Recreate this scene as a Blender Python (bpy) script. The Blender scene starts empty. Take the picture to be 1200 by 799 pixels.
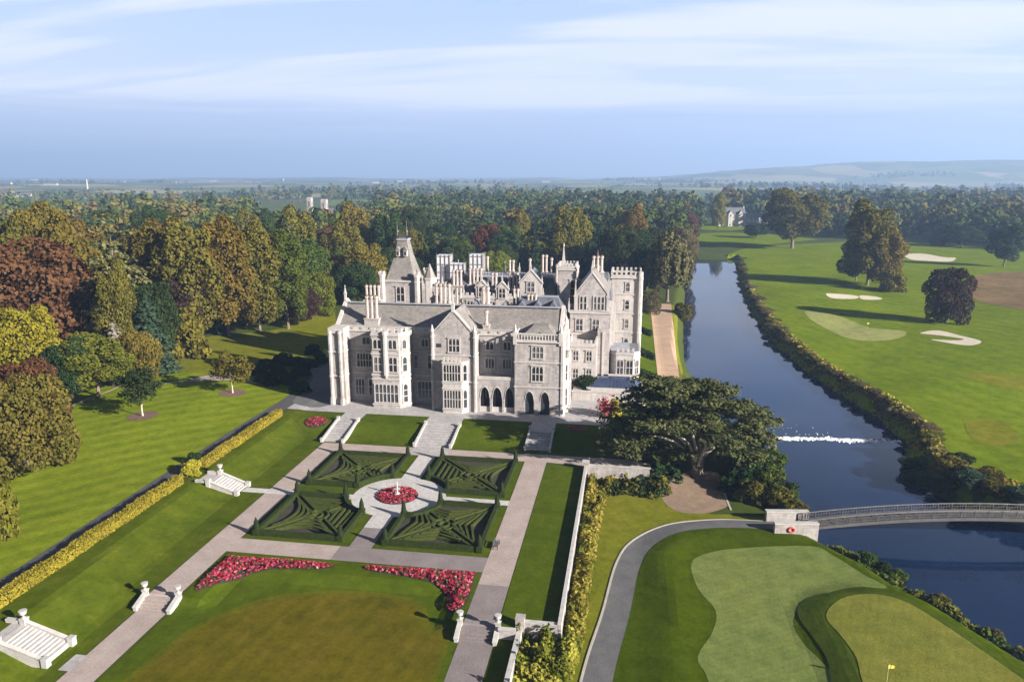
import bpy, bmesh, math, random
import numpy as np
from mathutils import Vector
C = bpy.context.scene
R = math.radians
# ------------------------------------------------------------------ camera, sky, sun, exposure
cam_d = bpy.data.cameras.new('camera'); cam = bpy.data.objects.new('camera', cam_d); C.collection.objects.link(cam)
cam.location = (0, 0, 50); cam.rotation_euler = (R(90 - 12.49), 0, R(9.0))
cam_d.sensor_width = 36; cam_d.lens = 36 * 880 / 1200
cam_d.clip_start = 0.5; cam_d.clip_end = 30000
C.camera = cam
SUN_EL, SUN_AZ = R(21), R(24)          # azimuth measured from +X towards -Y
SUN_DIR = Vector((math.cos(SUN_EL) * math.cos(SUN_AZ), -math.cos(SUN_EL) * math.sin(SUN_AZ), math.sin(SUN_EL)))
w = bpy.data.worlds.new('World'); C.world = w; w.use_nodes = True
nt = w.node_tree; nt.nodes.clear()
def N(tree, t, **k):
    n = tree.nodes.new(t)
    for a, b in k.items():
        if a in n.inputs.keys(): n.inputs[a].default_value = b
        else: setattr(n, a, b)
    return n
def math_n(tree, op, a, b=None, c=None, clamp=False):
    n = tree.nodes.new('ShaderNodeMath'); n.operation = op; n.use_clamp = clamp
    for i, v in enumerate((a, b, c)):
        if v is None: continue
        if isinstance(v, (int, float)): n.inputs[i].default_value = v
        else: tree.links.new(v, n.inputs[i])
    return n.outputs[0]
def build_world():
    L = nt.links.new
    out = N(nt, 'ShaderNodeOutputWorld')
    sky = nt.nodes.new('ShaderNodeTexSky'); sky.sky_type = 'NISHITA'; sky.sun_disc = False
    sky.sun_elevation = SUN_EL; sky.sun_rotation = R(90) + SUN_AZ
    sky.air_density = 1.0; sky.dust_density = 1.0; sky.ozone_density = 2.0
    b1 = N(nt, 'ShaderNodeBackground', Strength=0.05); L(sky.outputs[0], b1.inputs[0])
    tc = N(nt, 'ShaderNodeTexCoord'); sx = N(nt, 'ShaderNodeSeparateXYZ'); L(tc.outputs['Generated'], sx.inputs[0])
    z = sx.outputs[2]
    # high streaky cirrus
    den = math_n(nt, 'ADD', math_n(nt, 'MAXIMUM', z, 0.0), 0.12)
    cx = math_n(nt, 'DIVIDE', sx.outputs[0], den); cy = math_n(nt, 'DIVIDE', sx.outputs[1], den)
    cb = N(nt, 'ShaderNodeCombineXYZ'); L(math_n(nt, 'MULTIPLY', math_n(nt, 'ADD', cx, math_n(nt, 'MULTIPLY', cy, 0.35)), 0.34), cb.inputs[0]); L(math_n(nt, 'MULTIPLY', cy, 1.6), cb.inputs[1])
    n1 = N(nt, 'ShaderNodeTexNoise', Scale=1.1, Detail=6.0, Roughness=0.52, Distortion=0.4); L(cb.outputs[0], n1.inputs['Vector'])
    r1 = N(nt, 'ShaderNodeMapRange'); r1.interpolation_type = 'SMOOTHSTEP'
    L(n1.outputs[0], r1.inputs[0]); r1.inputs[1].default_value = 0.30; r1.inputs[2].default_value = 0.60
    # brighter veil low down, thinning upwards
    veil = N(nt, 'ShaderNodeMapRange'); L(z, veil.inputs[0]); veil.inputs[1].default_value = 0.30; veil.inputs[2].default_value = 0.08
    veil.inputs[3].default_value = 0.0; veil.inputs[4].default_value = 0.75
    mask = math_n(nt, 'MAXIMUM', math_n(nt, 'MULTIPLY', r1.outputs[0], 0.85), math_n(nt, 'MULTIPLY', veil.outputs[0], math_n(nt, 'ADD', math_n(nt, 'MULTIPLY', n1.outputs[0], 0.6), 0.6)), clamp=True)
    # long grey-blue bank on the horizon
    cb2 = N(nt, 'ShaderNodeCombineXYZ'); L(math_n(nt, 'MULTIPLY', sx.outputs[0], 1.7), cb2.inputs[0]); L(math_n(nt, 'MULTIPLY', sx.outputs[1], 1.7), cb2.inputs[1]); L(math_n(nt, 'MULTIPLY', z, 42.0), cb2.inputs[2])
    n2 = N(nt, 'ShaderNodeTexNoise', Scale=1.0, Detail=9.0, Roughness=0.62, Distortion=.6); L(cb2.outputs[0], n2.inputs['Vector'])
    edge = math_n(nt, 'ADD', math_n(nt, 'MULTIPLY', math_n(nt, 'SUBTRACT', n2.outputs[0], 0.5), 0.075), 0.080)
    r2 = N(nt, 'ShaderNodeMapRange'); r2.interpolation_type = 'SMOOTHSTEP'
    L(math_n(nt, 'SUBTRACT', edge, z), r2.inputs[0]); r2.inputs[1].default_value = -0.012; r2.inputs[2].default_value = 0.016
    cb3 = N(nt, 'ShaderNodeCombineXYZ'); L(math_n(nt, 'MULTIPLY', sx.outputs[0], 3.0), cb3.inputs[0]); L(math_n(nt, 'MULTIPLY', z, 120.0), cb3.inputs[2])
    n3 = N(nt, 'ShaderNodeTexNoise', Scale=1.0, Detail=5.0, Roughness=0.6, Distortion=.5); L(cb3.outputs[0], n3.inputs['Vector'])
    bank = math_n(nt, 'MULTIPLY', r2.outputs[0], math_n(nt, 'ADD', math_n(nt, 'MULTIPLY', n3.outputs[0], 0.75), 0.46), clamp=True)
    bs = N(nt, 'ShaderNodeBackground', Strength=CLOUD_S); 
    base = N(nt, 'ShaderNodeRGB'); base.outputs[0].default_value = (0.33, 0.52, 1.0, 1)
    m0 = N(nt, 'ShaderNodeMix', data_type='RGBA'); L(mask, m0.inputs[0]); L(base.outputs[0], m0.inputs[6]); m0.inputs[7].default_value = (0.93, 0.91, 1.0, 1)
    m1 = N(nt, 'ShaderNodeMix', data_type='RGBA'); L(bank, m1.inputs[0]); L(m0.outputs[2], m1.inputs[6]); m1.inputs[7].default_value = (0.49, 0.575, 0.87, 1)
    pale = N(nt, 'ShaderNodeMapRange'); pale.interpolation_type = 'SMOOTHSTEP'; L(z, pale.inputs[0]); pale.inputs[1].default_value = .05; pale.inputs[2].default_value = .0; pale.inputs[3].default_value = 0.0; pale.inputs[4].default_value = .6
    m2 = N(nt, 'ShaderNodeMix', data_type='RGBA'); L(pale.outputs[0], m2.inputs[0]); L(m1.outputs[2], m2.inputs[6]); m2.inputs[7].default_value = (0.58, 0.64, 0.86, 1); m1 = m2
    # the clear upper sky and the sky behind the camera are deeper than the bright northern cloud
    up = N(nt, 'ShaderNodeMapRange'); up.interpolation_type = 'SMOOTHSTEP'; L(z, up.inputs[0]); up.inputs[1].default_value = .24; up.inputs[2].default_value = .46; up.inputs[3].default_value = 1.0; up.inputs[4].default_value = .22
    nb = N(nt, 'ShaderNodeMapRange'); nb.interpolation_type = 'SMOOTHSTEP'; L(sx.outputs[1], nb.inputs[0]); nb.inputs[1].default_value = -.2; nb.inputs[2].default_value = .6; nb.inputs[3].default_value = .24; nb.inputs[4].default_value = 1.0
    L(m1.outputs[2], bs.inputs[0]); L(math_n(nt, 'MULTIPLY', math_n(nt, 'MULTIPLY', up.outputs[0], nb.outputs[0]), CLOUD_S), bs.inputs[1])
    mx = N(nt, 'ShaderNodeMixShader', Fac=0.85); L(b1.outputs[0], mx.inputs[1]); L(bs.outputs[0], mx.inputs[2])
    L(mx.outputs[0], out.inputs[0])
CLOUD_S = 0.365
build_world()
sun_d = bpy.data.lights.new('sun', 'SUN'); sun = bpy.data.objects.new('sun', sun_d); C.collection.objects.link(sun)
sun_d.energy = 5.0; sun_d.angle = R(0.5); sun_d.color = (1.0, 0.915, 0.81)
sun.rotation_euler = SUN_DIR.to_track_quat('Z', 'Y').to_euler(); sun.location = (60, -20, 60)
C.view_settings.view_transform = 'Standard'; C.view_settings.look = 'None'
C.view_settings.gamma = 1.0; C.view_settings.use_curve_mapping = False
C.view_settings.exposure = 1.75
C.render.engine = 'CYCLES'
cy = C.cycles
cy.max_bounces = 5; cy.diffuse_bounces = 2; cy.glossy_bounces = 2; cy.transmission_bounces = 3; cy.transparent_max_bounces = 6; cy.volume_bounces = 0
cy.use_denoising = True; cy.sample_clamp_indirect = 4.0
try: cy.volume_step_rate = 4
except Exception: pass

# ------------------------------------------------------------------ helpers
rnd = random.Random(7)
def tag(o, label=None, cat=None, group=None, kind=None):
    if label: o['label'] = label
    if cat: o['category'] = cat
    if group: o['group'] = group
    if kind: o['kind'] = kind
    return o
def empty(name, loc, label, cat, group=None, rz=0):
    o = bpy.data.objects.new(name, None); C.collection.objects.link(o); o.location = loc; o.rotation_euler = (0, 0, rz)
    o.empty_display_size = 0.5
    return tag(o, label, cat, group)
def org(o):
    v = Vector((0, 0, 0))
    while o: v += o.location; o = o.parent
    return v
class MB:
    """collects faces of one mesh"""
    def __init__(s): s.v = []; s.f = []; s.m = []; s.mats = []
    def mi(s, m):
        if m not in s.mats: s.mats.append(m)
        return s.mats.index(m)
    def face(s, pts, m):
        b = len(s.v); s.v += [tuple(p) for p in pts]; s.f.append(tuple(range(b, b + len(pts)))); s.m.append(s.mi(m))
    def hexa(s, p, m):
        b = len(s.v); s.v += [tuple(q) for q in p]; k = s.mi(m)
        for f in ((0, 3, 2, 1), (4, 5, 6, 7), (0, 1, 5, 4), (1, 2, 6, 5), (2, 3, 7, 6), (3, 0, 4, 7)):
            s.f.append(tuple(b + i for i in f)); s.m.append(k)
    def box(s, x0, x1, y0, y1, z0, z1, m):
        s.hexa([(x0, y0, z0), (x1, y0, z0), (x1, y1, z0), (x0, y1, z0), (x0, y0, z1), (x1, y0, z1), (x1, y1, z1), (x0, y1, z1)], m)
    def prism(s, poly, z0, z1, m, top=None):
        """poly counter-clockwise; z1 may shrink: top = list of (x, y)"""
        n = len(poly); t = top or poly; b = len(s.v); k = s.mi(m)
        s.v += [(x, y, z0) for x, y in poly] + [(x, y, z1) for x, y in t]
        for i in range(n):
            j = (i + 1) % n; s.f.append((b + i, b + j, b + n + j, b + n + i)); s.m.append(k)
        s.f.append(tuple(b + n + i for i in range(n))); s.m.append(k)
        s.f.append(tuple(b + i for i in reversed(range(n)))); s.m.append(k)
    def cyl(s, x, y, z0, z1, r0, r1, m, n=8, rot=0.0):
        a = [rot + 2 * math.pi * i / n for i in range(n)]
        s.prism([(x + r0 * math.cos(t), y + r0 * math.sin(t)) for t in a], z0, z1, m, [(x + r1 * math.cos(t), y + r1 * math.sin(t)) for t in a])
    def lathe(s, x, y, prof, m, n=12):
        for (r0, z0), (r1, z1) in zip(prof, prof[1:]): s.cyl(x, y, z0, z1, max(r0, .004), max(r1, .004), m, n)
    def tube(s, p, q, r, m, n=6, r1=None):
        p, q = Vector(p), Vector(q); d = (q - p); r1 = r if r1 is None else r1
        u = d.orthogonal().normalized(); vv = d.normalized().cross(u); b = len(s.v); k = s.mi(m)
        for c, rr in ((p, r), (q, r1)):
            for i in range(n):
                t = 2 * math.pi * i / n; s.v.append(tuple(c + u * rr * math.cos(t) + vv * rr * math.sin(t)))
        for i in range(n):
            j = (i + 1) % n; s.f.append((b + i, b + j, b + n + j, b + n + i)); s.m.append(k)
        s.f.append(tuple(b + i for i in reversed(range(n)))); s.m.append(k); s.f.append(tuple(b + n + i for i in range(n))); s.m.append(k)
    def obox(s, o, u, n, a0, a1, d0, d1, z0, z1, m):
        """box on a wall: o origin (x,y), u along the wall, n outwards"""
        def p(a, d, z): return (o[0] + u[0] * a + n[0] * d, o[1] + u[1] * a + n[1] * d, z)
        q = [p(a0, d1, z0), p(a1, d1, z0), p(a1, d0, z0), p(a0, d0, z0), p(a0, d1, z1), p(a1, d1, z1), p(a1, d0, z1), p(a0, d0, z1)]
        s.hexa(q, m)
    def build(s, name, parent=None, origin=None, smooth=False):
        o_ = org(parent) if parent else Vector(origin or (0, 0, 0))
        me = bpy.data.meshes.new(name)
        me.from_pydata([(x - o_.x, y - o_.y, z - o_.z) for x, y, z in s.v], [], s.f)
        for m in s.mats: me.materials.append(m)
        me.polygons.foreach_set('material_index', s.m)
        bm = bmesh.new(); bm.from_mesh(me); bmesh.ops.recalc_face_normals(bm, faces=bm.faces); bm.to_mesh(me); bm.free()
        if smooth: me.polygons.foreach_set('use_smooth', [True] * len(me.polygons))
        o = bpy.data.objects.new(name, me); C.collection.objects.link(o)
        if parent: o.parent = parent
        else: o.location = o_
        return o
def mesh_np(name, V, F, mats, attr=None, smooth=False):
    """numpy vertices (n,3) and equal-size faces (m,k)"""
    me = bpy.data.meshes.new(name); k = F.shape[1]
    me.vertices.add(len(V)); me.vertices.foreach_set('co', V.astype(np.float32).ravel())
    me.loops.add(F.size); me.loops.foreach_set('vertex_index', F.astype(np.int32).ravel())
    me.polygons.add(len(F)); me.polygons.foreach_set('loop_start', np.arange(0, F.size, k, dtype=np.int32)); me.polygons.foreach_set('loop_total', np.full(len(F), k, dtype=np.int32))
    if smooth: me.polygons.foreach_set('use_smooth', np.ones(len(F), bool))
    me.update(calc_edges=True)
    if attr is not None:
        a = me.attributes.new('tint', 'FLOAT', 'POINT'); a.data.foreach_set('value', attr.astype(np.float32))
    for m in mats: me.materials.append(m)
    return me
def link(name, me, parent=None, loc=None):
    o = bpy.data.objects.new(name, me); C.collection.objects.link(o)
    if parent: o.parent = parent
    if loc is not None: o.location = loc
    return o

# ------------------------------------------------------------------ materials
def new_mat(name):
    m = bpy.data.materials.new(name); m.use_nodes = True; t = m.node_tree; t.nodes.clear()
    o = N(t, 'ShaderNodeOutputMaterial'); b = N(t, 'ShaderNodeBsdfPrincipled'); t.links.new(b.outputs[0], o.inputs[0])
    return m, t, b
def ramp(t, fac, stops):
    r = t.nodes.new('ShaderNodeValToRGB'); e = r.color_ramp.elements
    while len(e) < len(stops): e.new(0.5)
    for el, (p, c) in zip(e, stops): el.position = p; el.color = (c[0], c[1], c[2], 1)
    t.links.new(fac, r.inputs[0]); return r.outputs[0]
def noise(t, scale, detail=4, rough=0.55, vec=None, sc=None):
    n = N(t, 'ShaderNodeTexNoise', Scale=scale, Detail=float(detail), Roughness=rough)
    if vec is None: vec = N(t, 'ShaderNodeNewGeometry').outputs['Position']
    if sc:
        mp = N(t, 'ShaderNodeMapping'); mp.inputs['Scale'].default_value = sc; t.links.new(vec, mp.inputs[0]); vec = mp.outputs[0]
    t.links.new(vec, n.inputs['Vector']); return n.outputs[0]
def mixc(t, fac, a, b, mode='MIX'):
    m = N(t, 'ShaderNodeMix', data_type='RGBA', blend_type=mode)
    for s, v in ((0, fac), (6, a), (7, b)):
        if isinstance(v, (int, float)): m.inputs[s].default_value = v
        elif isinstance(v, tuple): m.inputs[s].default_value = (*v[:3], 1)
        else: t.links.new(v, m.inputs[s])
    return m.outputs[2]
def bump(t, b, h, strength=0.3, dist=0.1):
    n = N(t, 'ShaderNodeBump', Strength=strength, Distance=dist); t.links.new(h, n.inputs['Height']); t.links.new(n.outputs[0], b.inputs['Normal'])
def simple(name, c1, c2, scale=0.6, rough=0.8, bm=0.0, fine=None, lo=.3, hi=.7):
    m, t, b = new_mat(name); b.inputs['Roughness'].default_value = rough
    f = noise(t, scale, 5, 0.6); col = ramp(t, f, [(lo, c1), (hi, c2)])
    if fine:
        g = noise(t, fine, 3, 0.7); col = mixc(t, 0.55, col, ramp(t, g, [(.25, (.55, .55, .55)), (.75, (1.35, 1.35, 1.35))]), 'MULTIPLY')
        if bm: bump(t, b, g, bm, .15)
    elif bm: bump(t, b, f, bm, .1)
    t.links.new(col, b.inputs['Base Color']); return m
def stone(name, a, bcol, course=0.45, dark=.82):
    m, t, b = new_mat(name); b.inputs['Roughness'].default_value = 0.85
    pos = N(t, 'ShaderNodeNewGeometry').outputs['Position']
    sx = N(t, 'ShaderNodeSeparateXYZ'); t.links.new(pos, sx.inputs[0])
    cb = N(t, 'ShaderNodeCombineXYZ'); t.links.new(math_n(t, 'ADD', sx.outputs[0], sx.outputs[1]), cb.inputs[0]); t.links.new(sx.outputs[2], cb.inputs[1])
    br = N(t, 'ShaderNodeTexBrick', Scale=1.0); br.inputs['Brick Width'].default_value = course * 2.1; br.inputs['Row Height'].default_value = course
    br.inputs['Mortar Size'].default_value = 0.018; br.inputs['Color1'].default_value = (1, 1, 1, 1); br.inputs['Color2'].default_value = (dark, dark, dark, 1); br.inputs['Mortar'].default_value = (.72, .7, .68, 1)
    t.links.new(cb.outputs[0], br.inputs[0])
    f = noise(t, 0.35, 6, 0.65, sc=(1, 1, 0.45)); col = ramp(t, f, [(.3, a), (.7, bcol)])
    col = mixc(t, 0.8, col, br.outputs[0], 'MULTIPLY')
    g = noise(t, 1.6, 4, .7, sc=(1, 1, .25)); col = mixc(t, 0.5, col, ramp(t, g, [(.34, (.50, .49, .49)), (.58, (1.06, 1.05, 1.05))]), 'MULTIPLY')
    t.links.new(col, b.inputs['Base Color']); bump(t, b, br.outputs[1], .25, .03); return m
def leaf(name, a, b_, trans=0.22, hue=.06, obj_var=.35):
    """clump of leaves: colour varies by leaf, by tree and across the crown"""
    m = bpy.data.materials.new(name); m.use_nodes = True; t = m.node_tree; t.nodes.clear(); L = t.links.new
    o = N(t, 'ShaderNodeOutputMaterial'); d = N(t, 'ShaderNodeBsdfDiffuse'); tr = N(t, 'ShaderNodeBsdfTranslucent'); mx = N(t, 'ShaderNodeMixShader', Fac=trans)
    L(d.outputs[0], mx.inputs[1]); L(tr.outputs[0], mx.inputs[2]); L(mx.outputs[0], o.inputs[0])
    g = N(t, 'ShaderNodeNewGeometry'); oi = N(t, 'ShaderNodeObjectInfo')
    n = noise(t, .28, 3, .6)
    f = math_n(t, 'ADD', math_n(t, 'MULTIPLY', g.outputs['Random Per Island'], .34), math_n(t, 'MULTIPLY', n, .78), clamp=True)
    col = ramp(t, f, [(.2, a), (.85, b_)])
    v = math_n(t, 'ADD', math_n(t, 'MULTIPLY', oi.outputs['Random'], obj_var), 1 - obj_var / 2)
    hs = N(t, 'ShaderNodeHueSaturation'); L(col, hs.inputs['Color']); L(v, hs.inputs['Value'])
    L(math_n(t, 'ADD', math_n(t, 'MULTIPLY', math_n(t, 'FRACT', math_n(t, 'MULTIPLY', oi.outputs['Random'], 17.3)), hue), .5 - hue / 2), hs.inputs['Hue'])
    L(hs.outputs[0], d.inputs[0]); L(hs.outputs[0], tr.inputs[0]); return m
M = {}
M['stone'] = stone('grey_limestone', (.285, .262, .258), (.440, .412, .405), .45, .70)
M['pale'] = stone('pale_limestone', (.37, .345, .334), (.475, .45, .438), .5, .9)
M['trim'] = simple('dressed_limestone', (.325, .302, .294), (.435, .412, .402), 0.8, .8, .1)
M['white_stone'] = simple('white_stone', (.30, .29, .28), (.42, .41, .40), 1.2, .7, .1)
M['roof_old'] = None
M['sheet_white'] = simple('white_plastic_sheet', (.47, .47, .51), (.60, .60, .64), .5, .35, .2)
M['lead'] = simple('lead_roof', (.20, .21, .24), (.32, .33, .37), .5, .5, .1)
M['chimney_stone'] = simple('chimney_stone', (.27, .225, .208), (.40, .355, .335), 1.1, .85, .1)
M['dark_metal'] = simple('dark_metal', (.03, .03, .035), (.06, .06, .07), 2, .5)
M['grey_timber'] = simple('weathered_timber', (.105, .10, .10), (.18, .172, .168), 1.5, .8, .2)
M['deck'] = simple('deck_boards', (.10, .095, .09), (.17, .16, .15), 1.0, .85, .2)
M['bark'] = simple('bark', (.09, .07, .05), (.18, .14, .105), 2.0, .9, .5)
M['pale_bark'] = simple('pale_bark', (.30, .26, .21), (.48, .42, .35), 2.0, .9, .4)
def slate(name, a, b_, row=.42):
    m, t, b = new_mat(name); b.inputs['Roughness'].default_value = .55
    pos = N(t, 'ShaderNodeNewGeometry').outputs['Position']
    sx = N(t, 'ShaderNodeSeparateXYZ'); t.links.new(pos, sx.inputs[0])
    cb = N(t, 'ShaderNodeCombineXYZ'); t.links.new(math_n(t, 'ADD', sx.outputs[0], math_n(t, 'MULTIPLY', sx.outputs[1], .6)), cb.inputs[0]); t.links.new(math_n(t, 'MULTIPLY', sx.outputs[2], 1.6), cb.inputs[1])
    br = N(t, 'ShaderNodeTexBrick', Scale=1.0); br.inputs['Brick Width'].default_value = .5; br.inputs['Row Height'].default_value = row; br.inputs['Mortar Size'].default_value = .02
    br.inputs['Color1'].default_value = (1.1, 1.1, 1.1, 1); br.inputs['Color2'].default_value = (.7, .7, .7, 1); br.inputs['Mortar'].default_value = (.5, .5, .5, 1); t.links.new(cb.outputs[0], br.inputs[0])
    col = ramp(t, noise(t, .35, 6, .7), [(.3, a), (.7, b_)]); col = mixc(t, .7, col, br.outputs[0], 'MULTIPLY')
    t.links.new(col, b.inputs['Base Color']); bump(t, b, br.outputs[1], .3, .03); return m
M['slate'] = slate('weathered_slate', (.145, .132, .125), (.25, .232, .218))
M['slate_blue'] = slate('blue_slate', (.07, .08, .105), (.135, .145, .175))
def glass_mat(name, c, rough=.08):
    m, t, b = new_mat(name); oi = N(t, 'ShaderNodeObjectInfo'); t.links.new(ramp(t, oi.outputs['Random'], [(0, c), (.6, tuple(v * 1.6 for v in c)), (.85, tuple(v * 3 + .01 for v in c)), (1, (.13, .125, .115))]), b.inputs['Base Color']); b.inputs['Roughness'].default_value = rough; b.inputs['Specular IOR Level'].default_value = .6
    bump(t, b, noise(t, 1.4, 2), .08, .05); return m
M['glass'] = glass_mat('window_glass', (.018, .02, .026))
M['blue_glass'] = simple('blue_roof_glass', (.022, .032, .075), (.045, .06, .11), .4, .25)
M['void'] = simple('dark_interior', (.02, .02, .022), (.04, .04, .045), 1, .9)
def grass(name, a, b_, c=None, stripes=None, fine=1.6):
    m, t, b = new_mat(name); b.inputs['Roughness'].default_value = .9; b.inputs['Specular IOR Level'].default_value = 0.0
    f = noise(t, .06, 6, .6); col = ramp(t, f, [(.3, a), (.7, b_)])
    g2 = noise(t, .45, 5, .65); col = mixc(t, .7, col, ramp(t, g2, [(.28, (.60, .66, .6)), (.72, (1.34, 1.27, 1.3))]), 'MULTIPLY')
    if c is not None:
        p = noise(t, .16, 6, .7); col = mixc(t, ramp(t, p, [(.52, (0, 0, 0)), (.72, (.8, .8, .8))]), col, c)
    if stripes:
        ang, wdt, k = stripes
        wv = N(t, 'ShaderNodeTexWave', wave_type='BANDS', bands_direction='X', wave_profile='SIN', Scale=1.0, Distortion=1.2); wv.inputs['Detail'].default_value = 2.0; wv.inputs['Detail Scale'].default_value = .5
        mp = N(t, 'ShaderNodeMapping'); mp.inputs['Rotation'].default_value = (0, 0, ang); mp.inputs['Scale'].default_value = (math.pi / wdt / 10, math.pi / wdt / 10, 1)
        t.links.new(N(t, 'ShaderNodeNewGeometry').outputs['Position'], mp.inputs[0]); t.links.new(mp.outputs[0], wv.inputs[0])
        col = mixc(t, k, col, ramp(t, wv.outputs[0], [(.3, (.66, .7, .62)), (.7, (1.3, 1.26, 1.25))]), 'MULTIPLY')
    h = noise(t, fine, 4, .8); col = mixc(t, .5, col, ramp(t, h, [(.28, (.58, .62, .56)), (.72, (1.38, 1.34, 1.3))]), 'MULTIPLY')
    t.links.new(col, b.inputs['Base Color']); bump(t, b, h, .5, .15); return m
# ------------------------------------------------------------------ terrain
T = 1.6                      # level of the castle terrace
WATER = -4.0
LB = [(34.9, 500.7), (29, 394.7), (22.2, 305.8), (18.5, 248.8), (17.1, 219.3), (18.4, 196.3), (23.9, 151.7), (27.9, 140.5), (29.5, 128.8), (29.1, 120.1), (28.6, 111.6), (31.8, 107.4), (35.2, 103), (37.6, 97.8), (40.9, 93.8), (44, 88.2), (46.4, 83.6), (50.5, 77), (60, 62), (75, 45)]
RB = [(66.2, 505.7), (55.5, 398.9), (48.6, 310.1), (47.2, 253.5), (49.8, 214.8), (53.3, 192.3), (56.8, 173.7), (57.1, 156.9), (53.3, 141.6), (52.7, 131.4), (57, 125.2), (63.2, 121.8), (71.7, 119.3), (80, 115.5), (92, 104), (112, 80), (135, 45)]
RIVER = LB + RB[::-1]
def sm(a, b, x):
    t = np.clip((x - a) / (b - a), 0, 1); return t * t * (3 - 2 * t)
def poly_sd(poly, x, y):
    """signed distance to a polygon, positive outside"""
    d = np.full(x.shape, 1e9); ins = np.zeros(x.shape, bool); n = len(poly)
    for i in range(n):
        (ax, ay), (bx, by) = poly[i], poly[(i + 1) % n]
        ex, ey = bx - ax, by - ay; wx, wy = x - ax, y - ay
        t = np.clip((wx * ex + wy * ey) / (ex * ex + ey * ey), 0, 1)
        d = np.minimum(d, np.hypot(wx - ex * t, wy - ey * t))
        c = ((ay > y) != (by > y)); 
        with np.errstate(divide='ignore', invalid='ignore'): ins ^= c & (x < (bx - ax) * (y - ay) / (by - ay + 1e-12) + ax)
    return np.where(ins, -d, d)
GREEN = [(9.6, 96.9), (12.2, 100.2), (17.2, 102.5), (26.9, 104.6), (29.3, 102.5), (32, 97.7), (34.1, 94.2), (28.6, 92.9), (22.7, 88.2), (20.6, 84.7), (20.8, 80.7), (22.4, 76), (23.0, 70), (22, 62), (9.6, 62), (9.6, 71.9), (8.8, 76), (10.9, 81.1), (11.7, 85.7), (10, 90.4)]
GREEN2 = [(24.4, 85.2), (27.1, 89.3), (31.1, 91.1), (34.7, 90.0), (37.8, 85.0), (41.9, 76.2)] + [(45.5, 68), (47, 60), (26, 60), (25.5, 68), (25.2, 73), (25.7, 77.5), (25.1, 81.3)]
def vnoise(x, y, s, seed):
    r = np.random.RandomState(seed); g = r.rand(64, 64); x = x / s; y = y / s
    xi = np.floor(x).astype(int); yi = np.floor(y).astype(int); u = x - xi; v = y - yi; u = u * u * (3 - 2 * u); v = v * v * (3 - 2 * v)
    a = g[xi % 64, yi % 64]; b = g[(xi + 1) % 64, yi % 64]; c = g[xi % 64, (yi + 1) % 64]; d = g[(xi + 1) % 64, (yi + 1) % 64]
    return (a * (1 - u) + b * u) * (1 - v) + (c * (1 - u) + d * u) * v - .5
def F(x, y):
    x = np.asarray(x, float); y = np.asarray(y, float)
    st = -59.2 - 1.9 * sm(66, 95, y); zl = 1.8 * np.clip((st - x) / 6.2, 0, 1) ** 1.25 * sm(-30, 40, y)
    zt = T * sm(129.8, 138, y)
    east = sm(0, 10, x)
    z = np.maximum(zl, zt)
    z = z + (-.9 - z) * east * sm(20, 6, np.abs(x - 8)) * 0 
    z = z * (1 - east) + (-1.0) * east
    z = z - .8 * sm(75.2, 73.4, y) * sm(-66, -58, x)
    sunk = sm(-50.6, -48.0, x) * sm(-18.6, -21.0, x) * sm(83.2, 80.4, y)
    z = np.where(x < -11, z * (1 - sunk) + np.minimum(z, -.8) * sunk, z)
    low = ((x > -6.4) & (y < 123.2) & (x < 6)) | ((x > -10.9) & (y < 75.6) & (x < 6))
    z = np.where(low, -2.2, z)
    se = (x >= 6)
    z = np.where(se, z + (-2.2 - z) * sm(128, 116, y) * (x < 48), z)
    # golf mounds beside the near greens
    near = (x > -5) & (x < 60) & (y < 112)
    if near.any():
        d2 = poly_sd(GREEN2, x, y); z = np.where(near, z + .75 * sm(5.0, 0.0, d2), z)
        dg = poly_sd(GREEN, x, y); z = np.where(near & (dg > 0), z + .5 * sm(2.5, 7, d2) * sm(0, 5, dg) * sm(12, 5, dg) * sm(1.5, 8, x) * sm(48, 40, x), z)
    # the fairway bank and beyond
    fw = sm(45, 60, x) * sm(40, 120, y)
    z = z + fw * (-.2 + 2.2 * vnoise(x, y, 38, 3) + .7 * vnoise(x, y, 13, 5))
    far = sm(330, 700, np.hypot(x, y))
    z = z * (1 - far) + far * (-1 + 9 * vnoise(x, y, 420, 8) * sm(400, 1600, np.hypot(x, y)) + 14 * sm(1200, 4000, np.hypot(x, y)) * vnoise(x, y, 1300, 4))
    lawn = sm(-78, -95, x) * sm(330, 250, y)
    z = z + lawn * 1.6 * vnoise(x, y, 45, 9)
    bb = (x > 0) & (x < 150) & (y > 30) & (y < 520)
    if bb.any():
        d = np.full(x.shape, 99.); d[bb] = poly_sd(RIVER, x[bb], y[bb])
        top = np.where(x > 45, 3.2, 4.5)
        z = np.where(d < 0, np.maximum(-6.0, -4.15 + d * .8), np.where(d < top, -4.15 + (z + 4.15) * sm(0, 1, d / top), z))
    # low ridge of hills far to the right
    az = np.degrees(np.arctan2(x, np.maximum(y, 1))); dd = np.hypot(x, y)
    prof = np.interp(az, [-34, -25, -12, -4, 2, 5, 9, 13, 17, 21, 25, 29, 36], [0, 16, 6, 12, 30, 75, 120, 168, 182, 176, 172, 176, 170])
    z = z + (prof * .82 + 26 * vnoise(az, dd / 900, 3.2, 12)) * sm(4600, 6300, dd) * (prof > 1)
    return z
def lattice(x, y):
    """height of the near ground mesh (1 m lattice) at points"""
    x = np.asarray(x, float); y = np.asarray(y, float)
    xi = np.floor(x); yi = np.floor(y); u = x - xi; v = y - yi
    return (F(xi, yi) * (1 - u) + F(xi + 1, yi) * u) * (1 - v) + (F(xi, yi + 1) * (1 - u) + F(xi + 1, yi + 1) * u) * v
def gz(x, y): return float(lattice(np.array([float(x)]), np.array([float(y)]))[0])
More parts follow.
